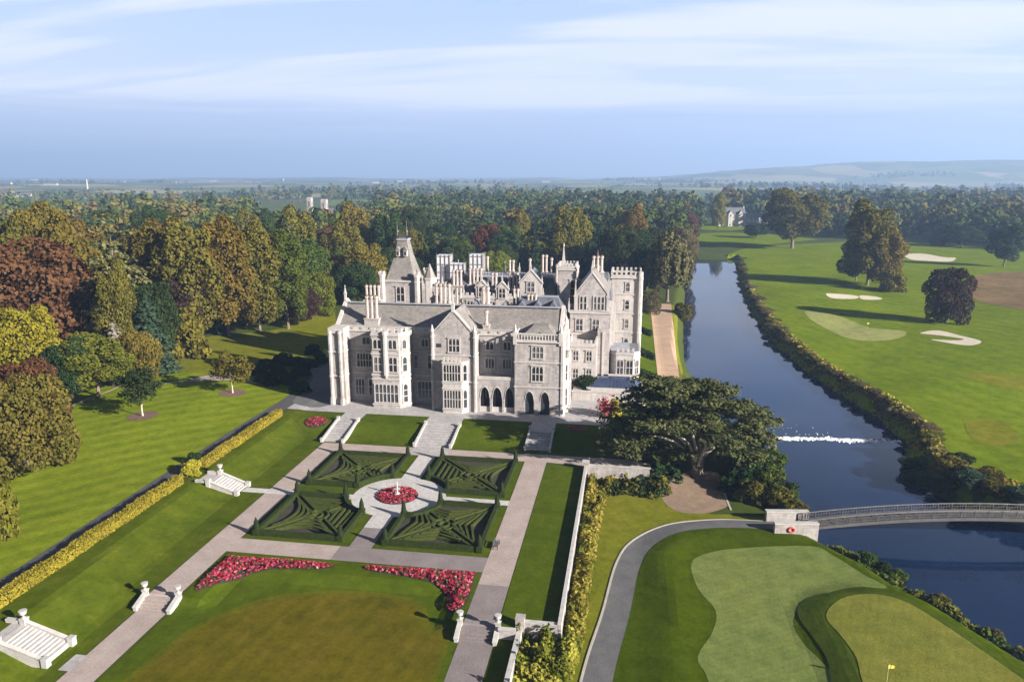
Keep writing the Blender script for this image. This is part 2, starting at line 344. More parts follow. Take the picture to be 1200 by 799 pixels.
def gzf(x, y): return float(F(np.array([float(x)]), np.array([float(y)]))[0])
def spaced(a, b, lo, hi, g):
    xs = list(np.arange(a, b + .5, 1.0)); s = 1.0; v = b
    while v < hi: s = min(s * g, 240); v += s; xs.append(v)
    s = 1.0; v = a; left = []
    while v > lo: s = min(s * g, 240); v -= s; left.append(v)
    return np.array(left[::-1] + xs)
gx = spaced(-150, 130, -8600, 8600, 1.055); gy = spaced(45, 320, -60, 9000, 1.045)
GXX, GYY = np.meshgrid(gx, gy); GZ = F(GXX, GYY)
V = np.stack([GXX.ravel(), GYY.ravel(), GZ.ravel()], 1); nx, ny = len(gx), len(gy)
i = (np.arange(ny - 1)[:, None] * nx + np.arange(nx - 1)[None, :]).ravel()
FQ = np.stack([i, i + 1, i + nx + 1, i + nx], 1)
def ground_mat():
    m, t, b = new_mat('meadow_ground'); b.inputs['Roughness'].default_value = .95; b.inputs['Specular IOR Level'].default_value = .1; L = t.links.new
    pos = N(t, 'ShaderNodeNewGeometry').outputs['Position']
    n1 = noise(t, .03, 6, .6); near = ramp(t, n1, [(.3, (.032, .048, .006)), (.7, (.052, .068, .009))])
    near = mixc(t, .6, near, ramp(t, noise(t, .5, 5, .7), [(.3, (.7, .72, .68)), (.7, (1.25, 1.2, 1.2))]), 'MULTIPLY')
    wp = N(t, 'ShaderNodeVectorMath', operation='ADD'); L(pos, wp.inputs[0])
    nn = N(t, 'ShaderNodeTexNoise', Scale=.004, Detail=2.0); L(pos, nn.inputs['Vector']); sc = N(t, 'ShaderNodeVectorMath', operation='SCALE'); sc.inputs['Scale'].default_value = 160.0; L(nn.outputs['Color'], sc.inputs[0]); L(sc.outputs[0], wp.inputs[1])
    mp = N(t, 'ShaderNodeMapping'); mp.inputs['Scale'].default_value = (.0046, .0030, 0); L(wp.outputs[0], mp.inputs[0])
    vo = N(t, 'ShaderNodeTexVoronoi', feature='F1', Scale=1.0); L(mp.outputs[0], vo.inputs['Vector'])
    fld = ramp(t, N_sep(t, vo.outputs['Color']), [(0, (.06, .085, .02)), (.22, (.13, .16, .045)), (.4, (.045, .062, .018)), (.55, (.30, .25, .12)), (.7, (.08, .10, .03)), (.85, (.05, .055, .025)), (1, (.24, .23, .10))])
    ln = N(t, 'ShaderNodeVectorMath', operation='LENGTH'); L(pos, ln.inputs[0])
    mr = N(t, 'ShaderNodeMapRange'); L(ln.outputs['Value'], mr.inputs[0]); mr.inputs[1].default_value = 900; mr.inputs[2].default_value = 1300
    col = mixc(t, mr.outputs[0], near, fld); L(col, b.inputs['Base Color']); bump(t, b, noise(t, 1.2, 4, .8), .5, .15); return m
def N_sep(t, c):
    s = N(t, 'ShaderNodeSeparateColor'); t.links.new(c, s.inputs[0]); return s.outputs[0]
M['ground'] = ground_mat()
tag(link('ground', mesh_np('ground', V, FQ, [M['ground']], smooth=True)), kind='structure')

def cut(poly, step=1.0):
    """polygon cut on the lattice lines of the ground so that it can lie on it"""
    bm = bmesh.new()
    if isinstance(poly[0][0], (list, tuple)):                    # a strip given as two edge lines
        vs = [[bm.verts.new((x, y, 0)) for x, y in e] for e in poly]
        for i in range(len(vs[0]) - 1): bm.faces.new([vs[0][i], vs[0][i + 1], vs[1][i + 1], vs[1][i]])
        poly = poly[0] + poly[1]
    else: bm.faces.new([bm.verts.new((x, y, 0)) for x, y in poly])
    bmesh.ops.triangulate(bm, faces=bm.faces); xs = [p[0] for p in poly]; ys = [p[1] for p in poly]
    for ax, lo, hi in ((0, min(xs), max(xs)), (1, min(ys), max(ys))):
        k = math.ceil(lo / step)
        while k * step < hi:
            co = [0, 0, 0]; no = [0, 0, 0]; co[ax] = k * step; no[ax] = 1
            bmesh.ops.bisect_plane(bm, geom=bm.verts[:] + bm.edges[:] + bm.faces[:], plane_co=co, plane_no=no); k += 1
    return bm
def sheet(name, poly, mat, off=.04, step=1.0, kind='structure', label=None, cat=None, parent=None, group=None, edge=0.0):
    bm = cut(poly, step)
    co = np.array([v.co[:2] for v in bm.verts]); z = (lattice(co[:, 0], co[:, 1]) if step <= 1.01 else F(co[:, 0], co[:, 1])) + off
    for v, h in zip(bm.verts, z): v.co.z = h
    if edge:
        es = [e for e in bm.edges if e.is_boundary]; r = bmesh.ops.extrude_edge_only(bm, edges=es)
        for v in [g for g in r['geom'] if isinstance(g, bmesh.types.BMVert)]: v.co.z -= edge
    bmesh.ops.recalc_face_normals(bm, faces=bm.faces)
    me = bpy.data.meshes.new(name)
    if sum(f.normal.z for f in bm.faces) < 0: bmesh.ops.reverse_faces(bm, faces=bm.faces)
    o_ = org(parent) if parent else Vector((0, 0, 0))
    for v in bm.verts: v.co -= o_
    bm.to_mesh(me); bm.free(); me.materials.append(mat)
    o = link(name, me, parent)
    if not parent: tag(o, label, cat, group, kind)
    return o
def rect(x0, x1, y0, y1): return [(x0, y0), (x1, y0), (x1, y1), (x0, y1)]
def smooth(poly, n=6, closed=True):
    """Catmull-Rom through the points"""
    p = [Vector((*q, 0)) if len(q) == 2 else Vector(q) for q in poly]; out = []; m = len(p)
    for i in range(m if closed else m - 1):
        if closed: a, b, c, d = p[i - 1], p[i], p[(i + 1) % m], p[(i + 2) % m]
        else: a, b, c, d = p[max(i - 1, 0)], p[i], p[i + 1], p[min(i + 2, m - 1)]
        for k in range(n):
            t = k / n; q = .5 * ((2 * b) + (c - a) * t + (2 * a - 5 * b + 4 * c - d) * t * t + (3 * b - a - 3 * c + d) * t ** 3); out.append((q.x, q.y))
    if not closed: out.append((p[-1].x, p[-1].y))
    return out
def ribbon(line, w0, w1):
    """polygon of a strip: offsets w0 to the left and w1 to the right of the line"""
    l, r = [], []
    for i, q in enumerate(line):
        a = Vector(line[max(i - 1, 0)]); b = Vector(line[min(i + 1, len(line) - 1)]); d = (b - a).normalized(); n = Vector((-d.y, d.x))
        l.append((q[0] + n.x * w0, q[1] + n.y * w0)); r.append((q[0] - n.x * w1, q[1] - n.y * w1))
    return r + l[::-1]
def strip(line, w0, w1):
    q = ribbon(line, w0, w1); n = len(line); return [q[:n], q[n:][::-1]]
M['lawn'] = grass('lawn', (0.0452, 0.0686, 0.0045), (0.0624, 0.0845, 0.0063))
M['lawn_terrace'] = grass('terrace_lawn', (0.0459, 0.0666, 0.0050), (0.0640, 0.0828, 0.0065), (0.0943, 0.1035, 0.0110))
M['lawn_stripe'] = grass('mown_lawn', (0.1045, 0.1421, 0.0091), (0.1401, 0.1749, 0.0130), (0.1603, 0.1845, 0.0169), (R(46), 4.2, .30))
M['croquet'] = grass('worn_lawn', (0.0670, 0.0632, 0.0050), (0.0967, 0.0800, 0.0080), (0.1116, 0.0856, 0.0130), (R(12), 2.0, .14))
M['fairway'] = grass('fairway', (0.0858, 0.1273, 0.0056), (0.1185, 0.1592, 0.0084), (0.1429, 0.1705, 0.0123), (R(-25), 6.5, .13))
M['rough'] = grass('rough', (0.0316, 0.0490, 0.0017), (0.0490, 0.0696, 0.0025))
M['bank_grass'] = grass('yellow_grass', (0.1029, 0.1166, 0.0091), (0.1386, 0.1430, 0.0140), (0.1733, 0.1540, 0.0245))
M['green'] = grass('putting_green', (0.1050, 0.1388, 0.0396), (0.1296, 0.1570, 0.0460), (0.1435, 0.1570, 0.0381), (R(60), .9, .08), 3.0)
M['green2'] = grass('putting_green_near', (0.1189, 0.1296, 0.0230), (0.1410, 0.1458, 0.0288), (0.1476, 0.1393, 0.0245), (R(20), .9, .08), 3.0)
M['green_far'] = grass('far_putting_green', (.19, .21, .075), (.225, .235, .085), (.23, .22, .08), None, 3.0)
M['collar'] = grass('green_collar', (0.0360, 0.0560, 0.0048), (0.0504, 0.0720, 0.0066))
M['tan'] = grass('stubble', (.19, .145, .06), (.25, .20, .09))
M['gravel'] = simple('pink_gravel', (0.2539, 0.2047, 0.1856), (0.3324, 0.2796, 0.2587), .35, .95, .3, 4.0)
M['gravel_dark'] = simple('dark_gravel', (0.1387, 0.1163, 0.1164), (0.1892, 0.1636, 0.1662), .3, .95, .3, 4.0)  # darker, greyer gravel for some of the path stretches
M['gravel_path'] = simple('red_gravel', (0.2992, 0.1963, 0.1263), (0.3834, 0.2664, 0.1777), .3, .95, .3, 4.0)
M['paving'] = stone('pale_paving', (0.2898, 0.2772, 0.2828), (0.3654, 0.3528, 0.3567), .9, .9)
M['stone_white'] = stone('white_paving', (0.3723, 0.3621, 0.3590), (0.4488, 0.4386, 0.4335), .8, .92)
M['asphalt'] = simple('asphalt', (.035, .036, .040), (.06, .06, .065), .5, .9, .3, 5.0)
M['asphalt_grey'] = simple('worn_asphalt', (.068, .068, .072), (.105, .104, .106), .4, .9, .3, 5.0)
M['kerb'] = simple('kerb_stone', (0.2720, 0.2550, 0.2210), (0.3570, 0.3315, 0.2890), 1.0, .9)
M['sand'] = simple('bunker_sand', (0.3780, 0.3330, 0.2520), (0.4860, 0.4410, 0.3510), .5, .95, .2)
M['soil'] = simple('soil_with_shade', (.016, .013, .009), (.034, .027, .018), .8, .95, .4)  # soil, its colour darkened to carry the shade between the parterre hedges
M['mulch'] = simple('bark_mulch', (.085, .045, .034), (.14, .08, .06), 1.2, .95, .5)
M['earth'] = simple('needle_litter', (0.1573, 0.1062, 0.0723), (0.2210, 0.1573, 0.1062), .5, .95, .3, 3.0)
S = sheet
# left side
S('mown_lawn', [(-146, 48), (-71.2, 48), (-71.2, 146), (-78, 158), (-88, 166), (-104, 168), (-122, 160), (-146, 150)], M['lawn_stripe'], .03)
S('garden_lawn', rect(-69.6, -57.0, 48, 141.5), M['lawn_terrace'], .035)
# garden lawns
S('terrace_lawn', rect(-57, -5.5, 128.9, 142.2), M['lawn'], .03)
S('strip_lawn', rect(-13.5, -6.8, 50, 123.8), M['lawn'], .03)
S('croquet_lawn', rect(-52.6, -17.3, 48, 86.2), M['lawn'], .03)
M['croquet_edge'] = grass('lawn_worn_edge', (.068, .074, .006), (.088, .088, .008))
pitch = [(-49, 48), (-49.3, 60), (-47.6, 70), (-45, 73.5), (-42, 76.8), (-36, 79.2), (-29.7, 79.9), (-24.4, 78.6), (-22.2, 74.6), (-19.4, 72.6), (-18.9, 60), (-18.9, 48)]
S('croquet_pitch', smooth([(x * 1.0 + (-.9 if x < -35 else .7), y + (.9 if y > 71 else 0)) for x, y in pitch], 4), M['croquet_edge'], .045)
S('croquet_pitch', smooth([(-49, 48), (-49.3, 60), (-47.6, 70), (-45, 73.5), (-42, 76.8), (-36, 79.2), (-29.7, 79.9), (-24.4, 78.6), (-22.2, 74.6), (-19.4, 72.6), (-18.9, 60), (-18.9, 48)], 4), M['croquet'], .05)
for x0, x1 in ((-52.5, -37.2), (-33.4, -17.6)):
    for y0, y1 in ((90.2, 106.1), (108.2, 124.8)): S('parterre_lawn', rect(x0, x1, y0, y1), M['lawn'], .03)
# paths of the garden
S('gravel_path', rect(-56.8, -53.0, 48, 72.6), M['gravel'], .05)
S('gravel_path', rect(-56.8, -53.0, 74.2, 128.6), M['gravel'], .05)
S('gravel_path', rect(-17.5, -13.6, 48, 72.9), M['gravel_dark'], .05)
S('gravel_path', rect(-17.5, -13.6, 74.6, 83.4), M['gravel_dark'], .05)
S('gravel_path', rect(-17.5, -13.6, 83.4, 128.8), M['gravel'], .054)
S('gravel_path', rect(-53.0, -38.2, 86.3, 90.1), M['gravel'], .05)
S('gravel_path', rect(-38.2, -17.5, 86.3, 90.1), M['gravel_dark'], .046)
S('gravel_path', rect(-53.0, -17.5, 125.0, 128.7), M['gravel'], .046)
S('gravel_path', [(-13.6, 125.2), (-6, 124.6), (4, 124.2), (9, 126.5), (4, 128.5), (-5, 128.8), (-13.6, 128.8)], M['gravel'], .046)
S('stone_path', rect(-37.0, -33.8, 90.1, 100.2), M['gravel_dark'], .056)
S('stone_path', rect(-37.0, -33.8, 113.6, 125.0), M['stone_white'], .056)
S('stone_path', rect(-60.9, -42.2, 104.9, 106.6), M['stone_white'], .060)
S('stone_path', rect(-28.2, -17.5, 106.4, 108.2), M['stone_white'], .060)
S('stone_path', rect(-58.0, -56.6, 61.2, 63.9), M['paving'], .060)
S('round_paving', [(-35.15 + 7.45 * math.cos(a * math.pi / 30), 107.1 + 7.35 * math.sin(a * math.pi / 30)) for a in range(60)], M['stone_white'], .064)
S('stone_path', rect(-37.0, -33.8, 96.0, 101.0), M['stone_white'], .060)
S('terrace_paving', [(-70.5, 142.2), (-5.3, 142.2), (-3.2, 144), (-3.2, 160), (-72, 160), (-72.5, 150)], M['paving'], .05)
for xa, xb, ya, yb in ((-57.6, -53.0, 137.2, 142.2), (-39.6, -32.4, 137.2, 142.2), (-18.4, -13.6, 137.2, 142.2)): S('stone_path', rect(xa, xb, ya, yb), M['paving'], .056)
S('stone_path', rect(-39.0, -32.0, 125.4, 129.6), M['paving'], .058)
# drive behind the hedge, forecourt west of the castle
dl = smooth([(-72.6, 40), (-72.6, 70), (-72.8, 100), (-72.9, 130), (-72.4, 148), (-73.0, 160), (-75, 172), (-80, 181), (-88, 184)], 6, False)
S('drive', ribbon(dl, 2.0, 1.9), M['asphalt'], .06)
S('forecourt', smooth([(-70.8, 146), (-62.6, 147), (-62.6, 172), (-70, 182), (-78, 184), (-80, 176), (-75, 166), (-73, 156)], 4), M['asphalt_grey'], .075)
S('gravel_path', ribbon(smooth([(-115.4, 151.8), (-105.9, 155.5), (-99.1, 164.3), (-86.1, 158.7)], 6, False), .3, .3), M['gravel'], .09)
S('gravel_path', ribbon(smooth([(-116.4, 135.2), (-116.2, 141.5), (-116.0, 149.6), (-119.2, 168.6)], 6, False), .3, .3), M['gravel'], .09)
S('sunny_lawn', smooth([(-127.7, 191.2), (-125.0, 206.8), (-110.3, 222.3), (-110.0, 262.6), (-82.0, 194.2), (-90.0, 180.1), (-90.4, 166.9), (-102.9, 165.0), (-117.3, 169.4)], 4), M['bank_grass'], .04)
# land beyond the wall, near golf greens
S('wall_bank', smooth([(-5.6, 50), (-5.6, 123), (1, 122.6), (7, 121), (12, 113.8), (18, 113.5), (23, 112.8), (21, 111.8), (14, 110.4), (7.5, 108.3), (2.2, 103), (-.2, 95), (-1.6, 83), (-3.4, 70), (-4, 50)], 3), M['bank_grass'], .03)
cl = smooth([(-3.2, 50), (-2.0, 70), (-0.3, 82.9), (1.1, 95.1), (3.2, 101.6), (7.8, 106.6), (14.2, 109), (22, 109.8), (30, 110.6)], 8, False)
cl = [q for q in cl if q[0] < 27.3]
S('cart_path', strip(cl, 1.55, 1.55), M['asphalt_grey'], .06)
S('kerb', strip(cl, 1.83, -1.56), M['kerb'], .13, edge=.2)
S('rough_grass', smooth([(0.4, 50), (1.0, 82), (2.8, 94.8), (4.6, 100.6), (8.6, 105), (14.4, 107.2), (22, 108), (28, 106.3), (31, 103.4), (35.2, 97.5), (38.4, 92), (44, 83), (49, 75), (60, 58), (60, 48)], 3), M['rough'], .03)
S('putting_green', smooth(GREEN, 4), M['green'], .055, .5)
S('green_collar', smooth([(GREEN2[i][0] * 1.0 + (-3.0 if GREEN2[i][0] < 27.5 else .9), GREEN2[i][1] + (1.0 if GREEN2[i][1] > 84 else 0)) for i in range(len(GREEN2))], 4), M['collar'], .12, .5)
S('putting_green', smooth(GREEN2, 4), M['green2'], .17, .5)
S('cedar_earth', smooth([(6.3, 120.2), (10.2, 126.8), (16.2, 127.7), (16.7, 119.7), (16.7, 116.4), (12.7, 113.2), (8.1, 113.7)], 4), M['earth'], .05)
S('kerb', ribbon(smooth([(16.2, 125.4), (16.7, 120.8), (17.1, 115.2)], 6, False), .15, .15), M['kerb'], .1, edge=.15)
# east lawn and its gravel walk
S('east_lawn', [(2.6, 164), (7.6, 164), (8.0, 305), (2.4, 305)], M['lawn'], .04)
S('east_lawn', [(12.8, 178), (14.8, 200), (15.5, 240), (18.5, 290), (17.0, 305), (16.6, 305), (13.0, 180)], M['bank_grass'], .04)
S('gravel_path', [(7.6, 166), (12.9, 166), (13.0, 180), (16.6, 305), (8.2, 305), (7.8, 180)], M['gravel_path'], .05)
# the golf course across the river
fwp = [(49.2, 351.5), (60.3, 502.1), (85.4, 565.0), (170.4, 620.9), (488.4, 615.9), (233.2, 248.8), (82.8, 112.1), (56.5, 121.6), (53.5, 144.8), (52.7, 167.8), (48.9, 186.1), (45.5, 209.1), (42.6, 247.9)]
S('fairway', fwp, M['fairway'], .10, 3.0)
S('fairway', [(43.8, 608.6), (43.5, 668.6), (82.2, 694.1), (120.0, 680.7), (147.8, 633.0), (71.6, 549.9), (54.9, 560.2)], M['fairway'], .14, 6.0)
S('fairway', [(62.3, 722.2), (73.8, 809.2), (108.8, 814.7), (130.8, 767.2), (107.7, 718.7)], M['fairway'], .14, 6.0)
S('putting_green', smooth([(67.0, 297.1), (77.1, 288.1), (82.7, 271.2), (92.4, 265.4), (83.2, 250.4), (71.0, 248.5), (67.7, 261.5), (64.7, 279.4)], 4), M['green_far'], .15, 3.0)
S('tee', smooth([(86.1, 202.2), (89.7, 207.1), (103.4, 205.8), (97.1, 192.2), (89.6, 194.8)], 3), M['bank_grass'], .14, 3.0)
S('tee', smooth([(70.1, 162.4), (78.1, 166.0), (76.5, 153.1), (68.0, 149.4)], 3), M['bank_grass'], .14, 3.0)
def bunker(pts, k):
    return S('sand_bunker', smooth(P_(pts), 4), M['sand'], .18, 3.0)
def P_(p): return p
for q in ([(176.7, 525.8), (189.7, 533.3), (195.4, 513.1), (201.3, 509.0), (189.5, 488.1), (177.5, 490.8), (171.0, 499.3)], [(84.1, 339.6), (91.0, 343.1), (98.0, 341.8), (93.3, 331.8), (83.8, 328.1)], [(99.4, 344.4), (105.7, 345.4), (106.8, 338.5), (97.5, 332.5)],
          [(95.9, 263.1), (103.2, 267.1), (107.7, 258.2), (109.2, 249.5), (103.5, 242.6), (99.0, 245.4), (95.3, 252.3), (102.3, 250.9), (105.5, 253.9), (100.5, 259.7)]):
    bunker(q, 0)
S('heath', smooth([(164.6, 398.1), (186.8, 427.7), (217.8, 432.6), (159.9, 313.7), (145.1, 325.0), (147.3, 352.0)], 4), grass('heath', (.10, .075, .035), (.17, .12, .06), (.24, .13, .07)), .2, 3.0)
S('far_meadow', smooth([(-812.7, 1098.0), (-895.8, 1269.7), (-879.0, 1362.7), (-744.2, 1176.7), (-697.9, 1026.7), (-717.8, 996.5)], 4), M['tan'], 1.0, 40.0)
S('far_meadow', smooth([(-939.7, 1182.6), (-798.6, 1068.9), (-670.4, 930.1), (-715.7, 922.9)], 4), M['bank_grass'], 1.0, 40.0)
S('clearing', smooth([(-119.9, 584.7), (-73.4, 653.1), (-47.0, 525.9), (-75.4, 475.8), (-99.1, 482.7)], 4), M['rough'], .6, 20.0)
# river
def water_mat():
    m, t, b = new_mat('river_water'); b.inputs['Roughness'].default_value = .045; b.inputs['IOR'].default_value = 1.26; b.inputs['Specular Tint'].default_value = (.74, .87, 1, 1)
    col = ramp(t, noise(t, .05, 4, .6), [(.35, (.005, .014, .042)), (.7, (.008, .020, .056))]); t.links.new(col, b.inputs['Base Color'])
    n = noise(t, .9, 4, .6, sc=(1, .45, 1)); n2 = noise(t, .12, 3, .5)
    bump(t, b, math_n(t, 'ADD', math_n(t, 'MULTIPLY', n, .5), n2), .10, .12); return m
M['water'] = water_mat()
wp = [(x - 2.5, y) for x, y in LB[:8]] + [(x - 2, y - 2) for x, y in LB[8:]] + [(x + 2.5, y + 1.5) for x, y in RB[::-1]]
bm = bmesh.new(); bm.faces.new([bm.verts.new((x, y, WATER)) for x, y in wp]); bmesh.ops.triangulate(bm, faces=bm.faces)
if sum(f.normal.z for f in bm.faces) < 0: bmesh.ops.reverse_faces(bm, faces=bm.faces)
me = bpy.data.meshes.new('river_water'); bm.to_mesh(me); bm.free(); me.materials.append(M['water']); tag(link('river_water', me), kind='structure')
# ------------------------------------------------------------------ the manor
ST, PA, TR, GL, SL, SB = M['stone'], M['pale'], M['trim'], M['glass'], M['slate'], M['slate_blue']
manor = empty('manor_house', (-36, 165, T), 'vast grey limestone manor house with towers, gables and tall chimneys above the parterre garden', 'manor house')
FRONT = ((1, 0), (0, -1)); RIGHT = ((0, 1), (1, 0)); LEFT = ((0, -1), (-1, 0)); BACK = ((-1, 0), (0, 1))
CANT_R = ((.7071, .7071), (.7071, -.7071)); CANT_L = ((.7071, -.7071), (-.7071, -.7071))
def window(par, o, face, w_, z0, z1, n=2, rows=1, arch=False, stone_m=None, hood=True):
    """stone surround standing proud of the wall, mullions, dark panes set back inside it; o = wall point at the middle of the window"""
    u, nn = face; sm_ = stone_m or TR; m = MB(); h = w_ / 2; f = .20
    m.obox(o, u, nn, -h, h, .0, .03, z0, z1, GL)
    for a0, a1 in ((-h - f, -h), (h, h + f)): m.obox(o, u, nn, a0, a1, .0, .14, z0 - .02, z1 + .02, sm_)
    m.obox(o, u, nn, -h - f - .06, h + f + .06, .0, .20, z0 - .28, z0 - .02, sm_)
    m.obox(o, u, nn, -h - f, h + f, .0, .14, z1 + .02, z1 + .24, sm_)
    if hood: m.obox(o, u, nn, -h - f - .1, h + f + .1, .0, .26, z1 + .24, z1 + .38, sm_)
    for i in range(1, n):
        a = -h + w_ * i / n; m.obox(o, u, nn, a - .075, a + .075, .03, .13, z0, z1, sm_)
    for j in range(1, rows):
        z = z0 + (z1 - z0) * j / rows; m.obox(o, u, nn, -h, h, .03, .11, z - .075, z + .075, sm_)
    if arch or z1 - z0 > 1.2:                                   # cusped heads to the lights
        for i in range(n):
            a0, a1 = -h + w_ * i / n, -h + w_ * (i + 1) / n; d = (a1 - a0) * .3
            m.obox(o, u, nn, a0, a0 + d * .6, .03, .10, z1 - .28, z1, sm_); m.obox(o, u, nn, a1 - d * .6, a1, .03, .10, z1 - .28, z1, sm_)
    return m.build('window', par)
def crenel(m, x0, x1, y0, y1, z, mat, sides='flrb', w_=.9, h=.75, t=.38, plinth=.55):
    """parapet with merlons round a rectangle"""
    def run(a0, a1, put):
        n = max(2, int(round((a1 - a0) / (w_ * 2)))); s = (a1 - a0) / (2 * n + 1) if n else 1
        for i in range(n + 1): put(a0 + 2 * i * s, a0 + (2 * i + 1) * s)
    if 'f' in sides: m.box(x0, x1, y0, y0 + t, z, z + plinth, mat); run(x0, x1, lambda a, b: m.box(a, b, y0 + .003, y0 + t, z + plinth, z + plinth + h, mat))
    if 'b' in sides: m.box(x0, x1, y1 - t, y1, z, z + plinth - .004, mat); run(x0, x1, lambda a, b: m.box(a, b, y1 - t, y1 - .003, z + plinth - .004, z + plinth + h, mat))
    if 'l' in sides: m.box(x0 + .004, x0 + t, y0 + t, y1 - t, z, z + plinth - .008, mat); run(y0 + t, y1 - t, lambda a, b: m.box(x0 + .006, x0 + t, a, b, z + plinth - .008, z + plinth + h, mat))
    if 'r' in sides: m.box(x1 - t, x1 - .004, y0 + t, y1 - t, z, z + plinth - .008, mat); run(y0 + t, y1 - t, lambda a, b: m.box(x1 - t, x1 - .006, a, b, z + plinth - .008, z + plinth + h, mat))
def course(m, x0, x1, y0, y1, z, mat, p=.14, h=.26, back=True):
    m.box(x0 - p, x1 + p, y0 - p, y1 + (p if back else -.01), z, z + h, mat)
def gable_roof_y(m, x0, x1, y0, y1, ze, zr, mat, over=.25, t=.22):
    """ridge along y"""
    xm = (x0 + x1) / 2
    for a, b in ((x0 - over, xm), (x1 + over, xm)):
        za = ze - (zr - ze) * over / (xm - x0)
        p = [(a, y0, za), (b, y0, zr), (b, y1, zr), (a, y1, za)]
        m.hexa([p[0], p[1], p[2], p[3]] + [(x, y, z + t) for x, y, z in p], mat)
def gable_roof_x(m, x0, x1, y0, y1, ze, zr, mat, over=.2, t=.22):
    ym = (y0 + y1) / 2
    for a, b in ((y0 - over, ym), (y1 + over, ym)):
        za = ze - (zr - ze) * over / (ym - y0)
        p = [(x0, a, za), (x0, b, zr), (x1, b, zr), (x1, a, za)]
        m.hexa([p[0], p[1], p[2], p[3]] + [(x, y, z + t) for x, y, z in p], mat)
def gable_wall_f(m, x0, x1, y, ze, zr, mat, t=.5, cop=None):
    """triangular gable facing the garden, with raised copings"""
    xm = (x0 + x1) / 2
    m.hexa([(x0, y, ze), (x1, y, ze), (x1, y + t, ze), (x0, y + t, ze), (xm - .05, y, zr), (xm + .05, y, zr), (xm + .05, y + t, zr), (xm - .05, y + t, zr)], mat)
    if cop:
        for s, a in ((-1, x0), (1, x1)):
            p = [(a + s * .25, y - .12, ze - .1), (xm, y - .12, zr + .15), (xm, y + t + .1, zr + .15), (a + s * .25, y + t + .1, ze - .1)]
            m.hexa(p + [(x, yy, z + .42) for x, yy, z in p], cop)
def gable_wall_s(m, x, y0, y1, ze, zr, mat, t=.5, cop=None):
    ym = (y0 + y1) / 2
    m.hexa([(x, y0, ze), (x + t, y0, ze), (x + t, y1, ze), (x, y1, ze), (x, ym - .05, zr), (x + t, ym - .05, zr), (x + t, ym + .05, zr), (x, ym + .05, zr)], mat)
    if cop:
        for s, a in ((-1, y0), (1, y1)):
            p = [(x - .1, a + s * .25, ze - .1), (x + t + .1, a + s * .25, ze - .1), (x + t + .1, ym, zr + .15), (x - .1, ym, zr + .15)]
            m.hexa(p + [(xx, yy, z + .42) for xx, yy, z in p], cop)
def pinnacle(par, x, y, z0, z1, r=.32, mat=None):
    m = MB(); mt = mat or TR; h = z1 - z0
    m.cyl(x, y, z0, z0 + h * .42, r, r, mt, 4, R(45)); m.cyl(x, y, z0 + h * .42, z0 + h * .48, r * 1.35, r * 1.35, mt, 4, R(45))
    m.cyl(x, y, z0 + h * .48, z0 + h * .92, r * .95, r * .16, mt, 4, R(45)); m.cyl(x, y, z0 + h * .90, z1, r * .42, r * .1, mt, 6)
    return m.build('pinnacle', par)
def chimney(par, x, y, z0, zs, z1, n, along='x', r=.42, gap=1.02, mat=None, deep=1):
    """stack base with a row of tall octagonal shafts, moulded caps and pots"""
    m = MB(); mt = mat or M['chimney_stone']; L_ = n * gap; d = .62 + (deep - 1) * gap * .5
    bx = (L_ / 2 + .1, d) if along == 'x' else (d, L_ / 2 + .1)
    m.box(x - bx[0], x + bx[0], y - bx[1], y + bx[1], z0, zs, ST); m.box(x - bx[0] - .12, x + bx[0] + .12, y - bx[1] - .12, y + bx[1] + .12, zs, zs + .28, mt)
    for k in range(deep):
        for i in range(n):
            t = (i - (n - 1) / 2) * gap; q = (k - (deep - 1) / 2) * gap; px, py = (x + t, y + q) if along == 'x' else (x + q, y + t)
            m.cyl(px, py, zs + .28, zs + .8, r * 1.12, r, mt, 8, R(22.5)); m.cyl(px, py, zs + .8, z1 - .75, r * .86, r * .86, mt, 8, R(22.5))
            m.cyl(px, py, z1 - .75, z1 - .3, r * .86, r * 1.25, mt, 8, R(22.5)); m.cyl(px, py, z1 - .3, z1, r * 1.25, r * 1.15, mt, 8, R(22.5)); m.cyl(px, py, z1 - .02, z1 + .25, r * .6, r * .55, M['bark'], 8)
    return m.build('chimney_stack', par)
def turret(m, x, y, z0, z1, r, mat, bands=(), n=8):
    m.cyl(x, y, z0, z1, r, r, mat, n, R(22.5))
    for z in bands: m.cyl(x, y, z, z + .25, r + .13, r + .13, TR, n, R(22.5))
def arch_front(m, x0, x1, y, z0, z1, arches, mat, depth=.5, void=None):
    """wall facing the garden with pointed arch openings [(xa, xb, spring, crown)]"""
    cur = x0
    for xa, xb, zs, zc in arches:
        m.box(cur, xa, y, y + depth, z0, z1, mat); n = 10; w_ = xb - xa
        for i in range(n):
            t0, t1 = i / n, (i + 1) / n
            def h(t): 
                q = abs(t - .5) * 2; return zs + (zc - zs) * math.sqrt(max(0, 1 - q ** 1.7))
            a, b = xa + w_ * t0, xa + w_ * t1; za, zb = h(t0), h(t1)
            m.hexa([(a, y, za), (b, y, zb), (b, y + depth, zb), (a, y + depth, za), (a, y, z1), (b, y, z1), (b, y + depth, z1), (a, y + depth, z1)], mat)
            m.hexa([(a, y - .09, za), (b, y - .09, zb), (b, y - .002, zb), (a, y - .002, za), (a, y - .09, za + .3), (b, y - .09, zb + .3), (b, y - .002, zb + .3), (a, y - .002, za + .3)], TR)
        cur = xb
    m.box(cur, x1, y, y + depth, z0, z1, mat)
YW = 150.8                       # plane of the recessed walls; bays come forward to about 146.8
